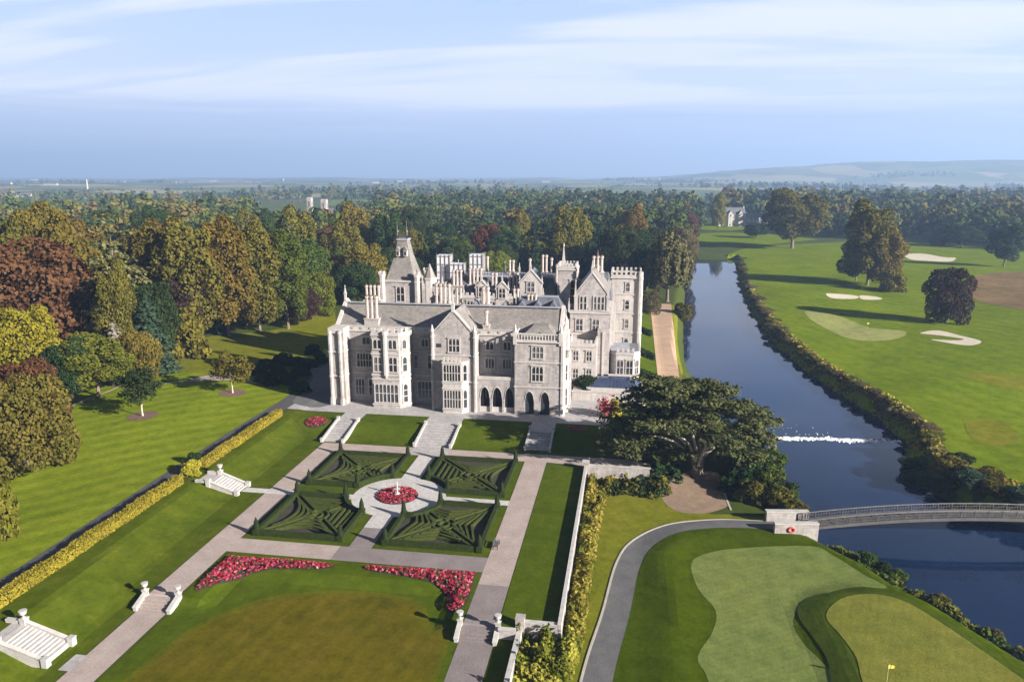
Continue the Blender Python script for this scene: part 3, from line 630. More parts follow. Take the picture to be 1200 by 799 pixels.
# ---- main garden range
m = MB(); m.box(-62.4, -13.6, YW, 164.6, 0.8, 17.6, ST)
for z in (7.9, 13.2): m.box(-62.6, -22.7, YW - .13, YW + .3, z, z + .26, TR)
m.box(-62.6, -22.7, YW - .22, YW + .3, 17.2, 17.6, TR)
m.box(-62.4, -22.7, YW - .1, YW + .25, 17.6, 18.3, TR); m.box(-62.4, -22.7, YW - .18, YW + .3, 18.3, 18.45, TR)
gable_wall_s(m, -62.6, YW + .4, 164.4, 17.6, 22.6, ST, .6, TR)
gable_wall_s(m, -14.1, YW + .4, 164.4, 17.6, 22.2, ST, .5, TR)
for a in range(-61, -24, 2): m.box(a + .25, a + .75, YW - .24, YW - .1, 17.75, 18.15, ST)
front = m.build('main_range', manor)
m = MB(); gable_roof_x(m, -62.0, -14.2, YW + .4, 164.4, 17.7, 22.2, SL, 0); m.box(-62.0, -14.2, 156.75, 157.05, 22.3, 22.55, M['lead']); m.build('roof', manor)
for xm in (-57.4, -54.3): window(front, (xm, YW), FRONT, 2.0, 3.2, 6.6, 3, 2)
window(front, (-56.2, YW), FRONT, 3.2, 9.4, 12.3, 5, 2); window(front, (-55.6, YW), FRONT, 1.6, 14.4, 15.9, 2)
window(front, (-42.8, YW), FRONT, 3.0, 3.0, 6.6, 4, 2); window(front, (-41.2, YW), FRONT, 1.6, 9.6, 12.4, 2, 2); window(front, (-44.6, YW), FRONT, .8, 9.6, 12.4, 1, 2); window(front, (-42.6, YW), FRONT, 1.4, 14.4, 15.9, 2)
for xm in (-28.6, -24.9): window(front, (xm, YW), FRONT, 1.8, 10.2, 12.2, 3); window(front, (xm, YW), FRONT, 1.5, 14.2, 15.8, 2)
pinnacle(manor, -62.3, 157, 22.8, 26.2, .3)
# left corner shaft with engaged turrets
m = MB(); m.box(-62.7, -59.4, 147.4, YW + .1, 0.8, 17.3, ST); course(m, -62.7, -59.4, 147.4, YW, 7.9, TR); course(m, -62.7, -59.4, 147.4, YW, 13.2, TR); course(m, -62.7, -59.4, 147.4, YW, 17.3, TR, .2, .3)
m.box(-62.75, -59.35, 147.35, YW + .1, 17.6, 18.4, TR)
for tx in (-62.4, -60.2): turret(m, tx, 147.3, 0.8, 17.9, .42, ST, (7.9, 13.2, 17.3)); m.cyl(tx, 147.3, .8, 3.2, .72, .6, ST, 8, R(22.5))
m.build('corner_turret', manor)
# ---- three-storey bay tower
m = MB(); bay = [(-53.1, 151.0), (-53.1, 146.8), (-47.2, 146.8), (-45.3, 148.6), (-45.3, 151.0)]; m.prism(bay, .8, 17.2, ST)
def ring(m, poly, z, h, p, mat):
    c = Vector((sum(q[0] for q in poly) / len(poly), sum(q[1] for q in poly) / len(poly)))
    m.prism([(q[0] + (p if q[0] > c.x else -p), q[1] - (p if q[1] < 150.5 else 0)) for q in poly], z, z + h, mat)
for z in (2.2, 7.7, 8.6, 13.2, 17.2): ring(m, bay, z, .3, .14, TR)
ring(m, bay, 17.5, .5, .02, TR)
for k in range(5): m.box(-53.0 + k * 1.42, -52.2 + k * 1.42, 146.85, 147.25, 18.0, 18.75, TR)
for k in range(2): m.obox((-47.0 + k * .95, 147.0 + k * .95), CANT_R[0], CANT_R[1], 0.05, .75, -.35, .02, 18.0, 18.75, TR)
m.cyl(-50.1, 146.75, 8.0, 8.9, .12, .55, TR, 8, R(22.5)); m.cyl(-50.1, 146.75, 8.9, 17.4, .55, .5, TR, 8, R(22.5)); m.cyl(-50.1, 146.75, 17.4, 18.2, .62, .62, TR, 8, R(22.5))
bayp = m.build('bay_tower', manor)
for xm in (-51.8, -48.5): window(bayp, (xm, 146.8), FRONT, 1.7, 14.5, 16.3, 2, 1, hood=False); window(bayp, (xm, 146.8), FRONT, 1.7, 9.6, 12.6, 2, 2, hood=False)
window(bayp, (-50.1, 146.8), FRONT, 5.0, 2.9, 6.7, 6, 2, hood=False)
for z0, z1, r_ in ((14.5, 16.3, 1), (9.6, 12.6, 2), (2.9, 6.7, 3)): window(bayp, (-46.25, 147.7), CANT_R, .9, z0, z1, 1, r_, hood=False)
# ---- gabled bay with its oriel
m = MB(); m.box(-40.0, -30.9, 146.8, YW + .1, .8, 17.6, ST); gable_wall_f(m, -40.0, -30.9, 146.8, 17.6, 22.7, ST, .6, TR)
for z in (7.9, 13.5): course(m, -40.0, -30.9, 146.8, YW, z, TR, .12, .25)
for tx in (-39.9, -31.0): turret(m, tx, 146.8, .8, 18.6, .40, ST, (7.9, 13.5, 17.4)); m.cyl(tx, 146.8, 18.6, 20.0, .46, .06, TR, 8)
gab = m.build('gabled_bay', manor)
m = MB(); gable_roof_y(m, -40.0, -30.9, 147.3, 157.2, 17.8, 22.5, SL, .0); m.build('roof', manor)
window(gab, (-35.3, 146.8), FRONT, 2.2, 14.4, 17.0, 3, 2)
m = MB(); m.box(-39.1, -38.0, 146.77, 146.79, 15.2, 16.0, GL); m.build('window', gab)
pinnacle(manor, -35.45, 146.9, 22.6, 26.4, .42)
m = MB(); ori = [(-38.2, 146.9), (-37.5, 145.3), (-33.5, 145.3), (-32.4, 146.4), (-32.4, 146.9)]; m.prism(ori, .8, 12.6, PA)
for z in (2.3, 6.8, 8.0, 12.2): m.prism([(x + (.12 if x > -35 else -.12), y - .12) for x, y in ori], z, z + .3, TR)
for k in range(5): m.box(-37.4 + k * .82, -36.95 + k * .82, 145.28, 145.55, 12.6, 13.6, TR)
m.box(-37.5, -33.5, 145.3, 145.5, 13.3, 13.5, TR)
oriel = m.build('oriel', manor)
for z0, z1 in ((8.6, 11.9), (2.8, 6.5)):
    window(oriel, (-35.5, 145.3), FRONT, 3.5, z0, z1, 6, 2, hood=False, stone_m=PA); window(oriel, (-32.95, 145.85), CANT_R, .8, z0, z1, 1, 2, hood=False, stone_m=PA)
# ---- loggia with three arches
m = MB(); arch_front(m, -30.9, -22.7, 147.3, .8, 8.6, [(-30.1, -28.0, 4.6, 7.0), (-27.5, -25.4, 4.6, 7.0), (-24.9, -23.0, 4.6, 7.0)], ST, .55)
m.box(-30.9, -22.7, 147.86, YW, 7.9, 8.58, M['lead']); m.box(-30.9, -22.7, 147.2, 147.5, 8.6, 9.3, TR)
for xa in (-29.05, -26.45, -23.95): m.box(xa - 1.04, xa + 1.04, 147.65, 147.75, 1.6, 2.7, TR)
log = m.build('loggia', manor)
m = MB()
for xa in (-29.05, -26.45, -23.95): m.box(xa - .9, xa + .9, YW - .1, YW - .02, 1.7, 6.0, GL)
m.build('door', log)
# ---- square corner tower
m = MB(); m.box(-22.7, -13.2, 147.35, 158.5, .8, 17.0, ST)
arch_front(m, -22.7, -13.2, 146.8, .8, 7.4, [(-20.6, -18.7, 4.6, 6.6), (-17.4, -15.5, 4.6, 6.6)], ST, .55); m.box(-22.7, -13.2, 146.8, 147.36, 7.4, 17.0, ST)
for z in (7.4, 12.6, 16.9): course(m, -22.7, -13.2, 146.8, 158.5, z, TR, .14 if z < 16 else .3, .28)
cort = m.build('corner_tower', manor)
m = MB()
for xa in (-19.65, -16.45): m.box(xa - .94, xa + .94, 147.28, 147.34, 1.6, 6.6, GL)
m.build('door', cort)
m = MB()                                                           # pierced parapet
for (x0, x1, y0, y1) in ((-22.8, -13.1, 146.7, 147.0), (-22.8, -13.1, 158.2, 158.5)):
    m.box(x0, x1, y0, y1, 17.18, 17.45, TR); m.box(x0, x1, y0 - .05, y1 + .05, 18.5, 18.75, TR); n = 16
    for i in range(n): a = x0 + (x1 - x0) * (i + .5) / n; m.box(a - .13, a + .13, y0 + .02, y1 - .02, 17.45, 18.5, TR)
for x0 in (-22.8, -13.4):
    m.box(x0, x0 + .3, 147.0, 158.2, 17.18, 17.44, TR); m.box(x0 - .05, x0 + .35, 147.05, 158.15, 18.5, 18.74, TR)
    for i in range(18): a = 147.0 + 11.2 * (i + .5) / 18; m.box(x0 + .02, x0 + .28, a - .13, a + .13, 17.44, 18.5, TR)
m.build('balustrade', cort)
for px, py in ((-22.6, 146.9), (-13.3, 146.9), (-13.3, 158.3), (-22.6, 158.3)): 
    m = MB(); m.box(px - .38, px + .38, py - .38, py + .38, 16.4, 19.0, TR); m.cyl(px, py, 19.0, 19.5, .45, .2, TR, 8); m.cyl(px, py, 19.5, 20.6, .3, .05, TR, 8); m.build('pinnacle', cort)
for z0, z1 in ((13.7, 16.0), (8.9, 11.8)): window(cort, (-18.0, 146.8), FRONT, 2.2, z0, z1, 3, 2)
m = MB(); m.prism([(-22.2, 147.2), (-13.6, 147.2), (-13.6, 158), (-22.2, 158)], 17.18, 19.6, SL, [(-19.5, 150.5), (-16.3, 150.5), (-16.3, 155), (-19.5, 155)]); m.build('roof', cort)
# buttress shafts on the corner tower's right corner and the tall bay on its sunny flank
m = MB()
for by in (147.2, 158.0): turret(m, -13.0, by, .8, 17.6, .62, TR, (7.4, 12.6))
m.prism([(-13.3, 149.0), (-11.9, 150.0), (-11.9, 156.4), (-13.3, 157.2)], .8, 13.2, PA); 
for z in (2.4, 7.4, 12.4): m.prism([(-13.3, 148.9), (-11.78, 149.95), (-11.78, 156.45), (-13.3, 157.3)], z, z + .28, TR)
for k in range(4): m.box(-12.25, -11.92, 150.1 + k * 1.7, 151.0 + k * 1.7, 13.2, 14.0, TR)
sb = m.build('side_bay', cort)
for z0, z1 in ((3.2, 6.8), (8.6, 11.8)):
    for yy in (151.7, 154.7): window(sb, (-11.9, yy), RIGHT, 2.2, z0, z1, 3, 2, hood=False, stone_m=PA)
    window(sb, (-12.6, 149.5), ((.814, .581), (.581, -.814)), .9, z0, z1, 2, 2, hood=False, stone_m=PA)
for yy in (151.5, 155.0): window(cort, (-13.2, yy), RIGHT, 2.0, 14.0, 16.2, 3)
# ---- chimneys of the garden range
chimney(manor, -54.6, 152.3, 17.6, 19.6, 24.6, 3, 'x', .42, 1.0)
chimney(manor, -58.3, 163.6, 18.0, 21.6, 25.2, 4, 'x', .36, .95)
chimney(manor, -41.6, 163.0, 18.0, 21.4, 26.0, 4, 'x', .40, .98)
chimney(manor, -31.9, 163.5, 18.0, 21.4, 25.4, 2, 'x', .40, 1.0)
chimney(manor, -29.5, 151.9, 17.6, 19.0, 22.2, 1, 'x', .4, 1.0)
# ---- clock tower with its steep truncated roof
m = MB(); m.box(-60.2, -51.4, 176, 185, .8, 24.4, ST)
for z in (18.5, 24.3): course(m, -60.2, -51.4, 176, 185, z, TR, .22, .4)
for tx, ty in ((-60.2, 176), (-51.4, 176), (-60.2, 185), (-51.4, 185)):
    turret(m, tx, ty, .8, 25.6, .78, ST, (18.5, 24.3)); m.cyl(tx, ty, 25.6, 26.2, .9, .9, TR, 8, R(22.5))
    for k in range(4): a = R(45 + 90 * k); m.box(tx + .66 * math.cos(a) - .2, tx + .66 * math.cos(a) + .2, ty + .66 * math.sin(a) - .2, ty + .66 * math.sin(a) + .2, 26.2, 26.9, TR)
clk = m.build('clock_tower', manor)
m = MB(); a = [(-59.4, 176.8), (-52.2, 176.8), (-52.2, 184.2), (-59.4, 184.2)]; b_ = [(-57.6, 178.8), (-53.9, 178.8), (-53.9, 182.4), (-57.6, 182.4)]; c_ = [(-57.0, 179.4), (-54.6, 179.4), (-54.6, 181.8), (-57.0, 181.8)]
m.prism(a, 24.7, 30.6, SL, b_); m.prism(b_, 30.6, 34.2, SL, c_); m.prism([(-57.2, 179.2), (-54.4, 179.2), (-54.4, 182), (-57.2, 182)], 34.2, 34.6, M['lead'])
for i in range(8): 
    for yy in (179.3, 181.9): m.box(-57.1 + i * .38, -56.98 + i * .38, yy - .05, yy + .05, 34.6, 35.5, M['dark_metal'])
m.box(-57.15, -54.45, 179.27, 179.33, 35.2, 35.3, M['dark_metal'])
m.build('roof', clk)
for px in (-57.0, -54.6): m = MB(); m.cyl(px, 179.5, 34.5, 39.0, .16, .03, M['grey_timber'], 6); m.cyl(px, 179.5, 36.2, 36.6, .32, .32, M['grey_timber'], 8); m.build('finial', clk)
for xm in (-56.6, -54.7): m = MB(); m.box(xm - .42, xm + .42, 178.0, 179.6, 30.4, 31.8, TR); m.box(xm - .26, xm + .26, 177.96, 178.02, 30.6, 31.6, M['void']); m.prism([(xm - .55, 177.9), (xm + .55, 177.9), (xm + .55, 179.8), (xm - .55, 179.8)], 31.8, 32.7, SL, [(xm - .04, 177.9), (xm + .04, 177.9), (xm + .04, 179.8), (xm - .04, 179.8)]); m.build('dormer', clk)
window(clk, (-55.6, 176), FRONT, 1.9, 19.6, 23.0, 2, 2); window(clk, (-51.4, 180.5), RIGHT, 1.9, 19.6, 23.0, 2, 2)
# turreted stair beside it, bright on its sunny side
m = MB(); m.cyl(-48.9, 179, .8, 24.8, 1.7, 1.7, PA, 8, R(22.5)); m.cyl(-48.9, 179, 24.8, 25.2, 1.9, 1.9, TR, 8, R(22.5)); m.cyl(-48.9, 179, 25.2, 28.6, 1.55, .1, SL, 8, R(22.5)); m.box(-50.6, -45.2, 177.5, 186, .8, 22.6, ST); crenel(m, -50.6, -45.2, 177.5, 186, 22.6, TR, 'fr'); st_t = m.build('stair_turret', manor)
window(st_t, (-46.5, 177.5), FRONT, 1.6, 18.8, 21.6, 2, 1)
# ---- three sheeted chimneys, still under wraps
for x0, x1, y0, y1, z0, z1 in ((-48.2, -44.9, 183.5, 186.5, 22, 30.2), (-44.6, -41.1, 182.6, 186, 20, 28.2), (-40.0, -36.7, 184.4, 187.4, 22, 30.4)):
    m = MB(); m.box(x0, x1, y0, y1, z0, z1, M['sheet_white'])
    for k in range(4): a = x0 + (x1 - x0) * k / 3; m.tube((a, y0 - .12, z0 - 1), (a, y0 - .12, z1 + .5), .07, M['grey_timber']); m.tube((x1 + .12, y0 + (y1 - y0) * k / 3, z0 - 1), (x1 + .12, y0 + (y1 - y0) * k / 3, z1 + .5), .07, M['grey_timber'])
    for z in np.arange(z0, z1, 2.0): m.tube((x0 - .3, y0 - .14, z), (x1 + .3, y0 - .14, z), .06, M['grey_timber'])
    o = m.build('wrapped_chimney', manor); o['label'] = 'chimney wrapped in white sheeting and scaffold'
# ---- rear ranges: dormered walls, mansards, cresting
m = MB(); m.box(-45.1, -17.2, 178, 192, .8, 20.6, ST)
for z in (16.2, 20.4): m.box(-45.1, -17.2, 177.86, 178.2, z, z + .3, TR)
crenel(m, -45.0, -27.0, 177.95, 192, 20.65, TR, 'f', .7, .6)
rear = m.build('rear_range', manor)
m = MB(); m.prism([(-44.8, 178.6), (-17.4, 178.6), (-17.4, 191.6), (-44.8, 191.6)], 20.62, 25.2, SB, [(-43.4, 182.2), (-18.6, 182.2), (-18.6, 188), (-43.4, 188)])
m.prism([(-43.4, 182.2), (-18.6, 182.2), (-18.6, 188), (-43.4, 188)], 25.2, 25.7, M['lead'])
m.build('roof', rear)
m = MB()
for i in range(36): a = -43.3 + i * .69; m.box(a - .05, a + .05, 182.3, 182.4, 25.7, 26.7, M['dark_metal'])
m.box(-43.4, -18.6, 182.29, 182.41, 26.5, 26.62, M['dark_metal']); m.box(-43.4, -18.6, 182.29, 182.41, 25.9, 26.0, M['dark_metal']); m.build('cresting', rear)
for xm, wd, zt in ((-35.6, 3.0, 24.6), (-30.6, 3.0, 24.4), (-23.6, 5.4, 27.4)):
    m = MB(); m.box(xm - wd / 2, xm + wd / 2, 177.8, 182, 17.4, zt - wd * .55, PA); gable_wall_f(m, xm - wd / 2, xm + wd / 2, 177.8, zt - wd * .55, zt, PA, .45, TR); gable_roof_y(m, xm - wd / 2, xm + wd / 2, 178.2, 185, zt - wd * .5, zt - .1, SB, 0.02)
    g_ = m.build('dormer', rear); window(g_, (xm, 177.8), FRONT, min(1.7, wd * .5), zt - wd * .55 - 2.0, zt - wd * .55 + .2, 2, 2)
    pinnacle(g_, xm, 178.0, zt, zt + 2.2, .22)
    for s in (-1, 1): pinnacle(g_, xm + s * wd / 2, 178.0, zt - wd * .55, zt - wd * .55 + 2.0, .22)
for xm in (-41.5, -38.6, -33.1, -28.0, -19.5): window(rear, (xm, 178), FRONT, 1.5, 17.2, 19.6, 2, 2)
for x, y, zs, z1, n, al in ((-42.2, 180, 23.0, 27.0, 3, 'x'), (-37.8, 181, 23.2, 27.4, 4, 'x'), (-33.0, 180.4, 22.4, 26.4, 2, 'x'), (-28.2, 180.4, 22.6, 26.6, 3, 'x'), (-25.2, 188, 25.0, 29.2, 1, 'x'), (-21.7, 190, 25.4, 30.0, 2, 'x'), (-19.6, 187, 25.0, 29.6, 1, 'x'), (-37.4, 190, 25.0, 29.4, 3, 'x')): chimney(rear, x, y, 18.5, zs, z1, n, al, .36, .92)
pinnacle(rear, -17.0, 192, 24, 33.0, .55)
r3 = random.Random(3)
for x, y, zb, zt in ((-44.6, 178.3, 21, 24.4), (-40.2, 178.2, 20.8, 23.4), (-27.6, 178.2, 20.8, 23.8), (-20.6, 178.2, 20.6, 23.4), (-44.4, 191, 25, 28.4), (-31.5, 187.6, 25.6, 28.6), (-27.8, 187.6, 25.6, 28.2), (-50.4, 177.6, 23, 26), (-45.4, 177.7, 23, 25.8), (-13.9, 172.8, 18.6, 22), (-4.4, 172.8, 18.6, 21.6), (-4.4, 199.6, 18.6, 22.4)): pinnacle(manor, x, y, zb, zt, .26)
for x, y, zs, z1, n, al in ((-40.6, 174.5, 19.4, 23.4, 2, 'x'), (-33.6, 172, 19.2, 23.0, 3, 'x'), (-26.6, 174, 19.6, 23.6, 2, 'x'), (-22.4, 171, 19.2, 22.8, 3, 'x'), (-46.6, 186, 23, 27.5, 2, 'x'), (-29.6, 186.2, 25.8, 29.0, 2, 'x'), (-17.8, 186.5, 23.5, 28.0, 2, 'x')): chimney(manor, x, y, 16.8, zs, z1, n, al, .34, .86)
m = MB(); m.box(-27.0, -14.6, 168.0, 176.6, 16.9, 18.6, ST); m.prism([(-27.0, 168.0), (-14.6, 168.0), (-14.6, 176.6), (-27.0, 176.6)], 18.6, 22.2, SB, [(-25.0, 171.4), (-16.4, 171.4), (-16.4, 173.2), (-25.0, 173.2)]); m.box(-25.1, -16.3, 171.9, 172.6, 22.18, 22.5, M['lead'])
for xm in (-24.4, -20.8, -17.2): m.box(xm - .8, xm + .8, 167.8, 170.5, 18.2, 20.4, PA); m.box(xm - .5, xm + .5, 167.75, 167.82, 18.6, 20.1, GL); m.prism([(xm - 1.0, 167.6), (xm + 1.0, 167.6), (xm + 1.0, 171), (xm - 1.0, 171)], 20.4, 21.7, SB, [(xm - .05, 167.6), (xm + .05, 167.6), (xm + .05, 171), (xm - .05, 171)])
m.build('attic', manor)
# small gabled attic storey between the garden range and the rear range
m = MB(); m.box(-45.0, -13.8, 166.2, 177.0, .8, 17.0, ST); m.build('link_range', manor)
m = MB(); m.box(-44.8, -14.2, 166.4, 176.8, 17.02, 17.5, M['lead'])
for xm in (-42.5, -36, -29): m.prism([(xm - 2.6, 168), (xm + 2.6, 168), (xm + 2.6, 175.6), (xm - 2.6, 175.6)], 17.5, 20.8, SB, [(xm - .1, 169.5), (xm + .1, 169.5), (xm + .1, 174.2), (xm - .1, 174.2)])
m.build('roof', manor)
# ---- square tower rising right of the rear range
m = MB(); m.box(-17.1, -12.6, 177.2, 183, .8, 28.4, ST); course(m, -17.1, -12.6, 177.2, 183, 27.8, TR, .2, .35); course(m, -17.1, -12.6, 177.2, 183, 19.5, TR, .14, .28); crenel(m, -17.1, -12.6, 177.2, 183, 28.4, TR, 'flrb', .5, .6, .32, .45)
sqt = m.build('square_tower', manor); window(sqt, (-13.5, 177.2), FRONT, 1.0, 19.9, 25.4, 1, 3); window(sqt, (-12.6, 180.2), RIGHT, 1.6, 20.4, 25.0, 2, 3)
# ---- hall wing with the steep gable
m = MB(); m.box(-13.6, -4.2, 172.6, 200, .8, 18.6, ST)
for z in (8.4, 13.4): m.box(-13.7, -4.06, 172.46, 200, z, z + .28, TR)
m.box(-13.75, -4.0, 172.4, 200.2, 18.4, 18.75, TR)
m.box(-12.4, -5.2, 175.2, 199, 18.6, 22.4, ST); gable_wall_f(m, -12.5, -5.1, 175.2, 22.4, 27.4, ST, .5, TR)
hall = m.build('hall_wing', manor)
m = MB(); gable_roof_y(m, -12.6, -5.0, 175.6, 199, 22.4, 27.2, SL, .15); m.prism([(-9.6, 190), (-4.4, 190), (-4.4, 200), (-9.6, 200)], 18.76, 25, SB, [(-8.2, 192), (-5.6, 192), (-5.6, 198), (-8.2, 198)]); m.build('roof', hall)
for xm in (-11.2, -10.3, -8.0, -7.1, -6.2): window(hall, (xm, 175.2), FRONT, .55, 18.9, 22.0, 1, 2, hood=False)
for xm in (-11.4, -7.6): window(hall, (xm, 172.6), FRONT, 1.5, 14.4, 17.0, 2, 2)
for k in range(5): window(hall, (-4.2, 176 + k * 4.6), RIGHT, 1.9, 13.9, 17.4, 2, 2); window(hall, (-4.2, 176 + k * 4.6), RIGHT, 2.2, 8.9, 12.4, 3, 2); window(hall, (-4.2, 176 + k * 4.6), RIGHT, 2.2, 3.0, 7.2, 3, 2)
m = MB()
for k in range(5): m.box(-4.2, -3.5, 178.0 + k * 4.6, 178.7 + k * 4.6, .8, 16.5, TR)
m.build('buttress', hall)
for px, py in ((-12.6, 175.3), (-5.0, 175.3)): pinnacle(hall, px, py, 18.6, 26.2, .4, PA)
pinnacle(hall, -8.8, 175.4, 27.3, 30.4, .35)
chimney(hall, -8.2, 189.5, 22, 25.8, 30.0, 3, 'x', .42, 1.0, None, 2)
pinnacle(hall, -8.2, 189.5, 30.0, 31.6, .22, M['bark'])
chimney(hall, -13.2, 190, 18, 23.6, 27.6, 2, 'y', .4, 1.0)
# lower battlemented block in front of it
m = MB(); m.box(-13.2, -7.0, 165.6, 172.7, .8, 12.4, PA); course(m, -13.2, -7.0, 165.6, 172.7, 12.0, TR, .14, .3, False); crenel(m, -13.2, -7.0, 165.6, 172.8, 12.4, PA, 'flr', .55, .7, .34, .5); blk = m.build('battlemented_block', manor)
for xm in (-11.6, -8.6): window(blk, (xm, 165.6), FRONT, 1.1, 8.9, 11.0, 2, 2, stone_m=PA); window(blk, (xm, 165.6), FRONT, 1.1, 4.8, 6.8, 2, 2, stone_m=PA)
for yy in (167.6, 170.6): window(blk, (-7.0, yy), RIGHT, 1.1, 8.9, 11.0, 2, 2, stone_m=PA); window(blk, (-7.0, yy), RIGHT, 1.1, 4.6, 6.8, 2, 2, stone_m=PA)
m = MB(); m.box(-7.0, -4.3, 170.4, 172.6, .8, 15.2, ST); m.box(-5.9, -5.4, 170.2, 170.42, .8, 14.6, TR); m.build('chimney_breast', manor)
# canted garden bay of the hall
m = MB(); cb_ = [(-4.0, 172.8), (-2.6, 171.2), (1.4, 171.2), (2.8, 172.8), (2.8, 181), (-4.0, 181)]; m.prism(cb_, .8, 9.6, PA); m.prism([(x + (.14 if x > -.6 else -.14), y - .14) for x, y in cb_], 9.2, 9.55, TR); m.prism(cb_, 9.6, 9.9, M['lead'])
for k in range(4): m.box(-2.5 + k * 1.15, -1.9 + k * 1.15, 171.22, 171.5, 9.9, 10.8, PA)
for k in range(5): m.box(2.5, 2.78, 173 + k * 1.7, 173.9 + k * 1.7, 9.9, 10.8, PA)
cbay = m.build('canted_bay', manor)
for xm in (-1.7, .5): window(cbay, (xm, 171.2), FRONT, 1.4, 4.6, 7.8, 2, 2, stone_m=PA)
for yy in (174.6, 178.4): window(cbay, (2.8, yy), RIGHT, 1.6, 4.6, 7.8, 2, 2, stone_m=PA)
window(cbay, (2.1, 172.0), ((.659, .752), (.752, -.659)), 1.1, 4.6, 7.8, 2, 2, stone_m=PA)
# ---- far square tower by the river walk
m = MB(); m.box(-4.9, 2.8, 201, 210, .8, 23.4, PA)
for z in (8.2, 13.4, 18.6): course(m, -4.9, 2.8, 201, 210, z, TR, .12, .26)
course(m, -4.9, 2.8, 201, 210, 23.0, TR, .3, .4); crenel(m, -5.1, 3.0, 200.8, 210.2, 23.4, PA, 'flrb', .7, .9, .42, .6); rtw = m.build('river_tower', manor)
for z0 in (4.4, 9.6, 14.8, 19.6): window(rtw, (-.6, 201), FRONT, 1.0, z0, z0 + 2.2, 1, 2); window(rtw, (2.8, 205.5), RIGHT, 1.6, z0, z0 + 2.4, 2, 2)
turret(m := MB(), 2.7, 201.1, .8, 24.8, .75, TR, (8.2, 13.4, 18.6, 23.0)); m.build('corner_turret', rtw)
# ---- sunk pool house on its terrace: low walls, hipped blue glass roof
m = MB(); m.box(-11.8, 3.6, 158.6, 159.1, .6, 3.5, PA); m.box(-11.9, 3.7, 158.5, 159.2, 3.5, 3.75, TR); m.box(3.1, 3.6, 159.1, 170.9, .6, 3.7, PA); m.box(-11.8, 3.1, 159.1, 171, .6, 3.2, M['paving'])
m.box(2.9, 4.1, 158.2, 160.0, .6, 4.6, TR); m.box(2.8, 4.2, 158.1, 160.1, 4.6, 4.85, TR); m.box(-8.8, 2.9, 161.2, 161.5, 3.2, 3.9, TR); m.box(-8.8, -8.5, 161.5, 168.8, 3.2, 3.9, TR)
ph = m.build('pool_terrace', manor)
m = MB(); m.prism([(-8.5, 161.5), (2.9, 161.5), (2.9, 168.8), (-8.5, 168.8)], 3.9, 5.4, M['blue_glass'], [(-6.2, 164.2), (.6, 164.2), (.6, 166.2), (-6.2, 166.2)])
for i in range(13): a = i / 12; m.tube((-8.5 + 11.4 * a, 161.5, 3.95), (-6.2 + 6.8 * a, 164.2, 5.42), .025, M['dark_metal'])
m.build('glass_roof', ph)
m = MB(); m.box(-8, 1.5, 170.4, 171.1, 3.2, 4.6, PA); m.build('garden_wall', ph)
# ------------------------------------------------------------------ foliage
def quads(P0, Nn, size, rng, asp=1.0, jit=.7):
    """one leaf-clump quad per point, facing roughly along Nn"""
    n = len(P0); nv = Nn + rng.normal(0, jit, (n, 3)); nv /= np.linalg.norm(nv, axis=1, keepdims=True) + 1e-9
    r = rng.normal(0, 1, (n, 3)); u = np.cross(nv, r); u /= np.linalg.norm(u, axis=1, keepdims=True) + 1e-9; v = np.cross(nv, u)
    s = (size * rng.uniform(.6, 1.3, n))[:, None] if np.isscalar(size) else (size * rng.uniform(.7, 1.3, n))[:, None]
    a = u * s * .5; b = v * s * .5 * asp
    k = rng.uniform(.5, 1.0, (n, 1))
    V = np.stack([P0 - a - b * k, P0 + a * k - b, P0 + a + b * k, P0 - a * k + b], 1).reshape(-1, 3)
    return V
def lobes_cloud(lobes, n, size, rng, up=.25, jit=.7, shell=.28, asp=1.0):
    """points on the outer shell of many ellipsoid lobes, keeping those not buried in a neighbour"""
    L_ = np.array(lobes); vol = (L_[:, 3] * L_[:, 4]) ; pick = rng.choice(len(L_), int(n * 1.9), p=vol / vol.sum())
    d = rng.normal(0, 1, (len(pick), 3)); d[:, 2] += up; d /= np.linalg.norm(d, axis=1, keepdims=True)
    c = L_[pick, :3]; rad = np.stack([L_[pick, 3], L_[pick, 3], L_[pick, 4]], 1)
    t = 1 - shell * rng.rand(len(pick), 1) ** 1.5; p = c + d * rad * t
    keep = np.ones(len(p), bool)
    for i in range(len(L_)):
        q = (p - L_[i, :3]) / np.array([L_[i, 3], L_[i, 3], L_[i, 4]]); keep &= ~(((q ** 2).sum(1) < .62) & (pick != i))
    p, d = p[keep][:n], d[keep][:n]
    return quads(p, d, size, rng, asp, jit)
def round_lobes(h, w_, rng, base=.18, n=22, tall=1.0, lob=.30):
    """sub-crowns spread over an egg-shaped crown"""
    out = [(0, 0, h * (.55 + base * .4), w_ * .30, h * .26)]
    for i in range(n):
        t = (i + .5) / n; zz = base + (1 - base) * (.12 + .80 * t); e = math.sqrt(max(.05, 1 - ((zz - (base + .42 * (1 - base))) / (.62 * (1 - base))) ** 2))
        a = i * 2.399 + rng.uniform(-.4, .4); r = w_ * .5 * e * rng.uniform(.52, .80); l = w_ * lob * rng.uniform(.62, 1.05) * (.75 + .25 * e) * .8
        out.append((r * math.cos(a), r * math.sin(a), h * zz * rng.uniform(.95, 1.03), l, l * rng.uniform(.65, .95) * tall))
    return out
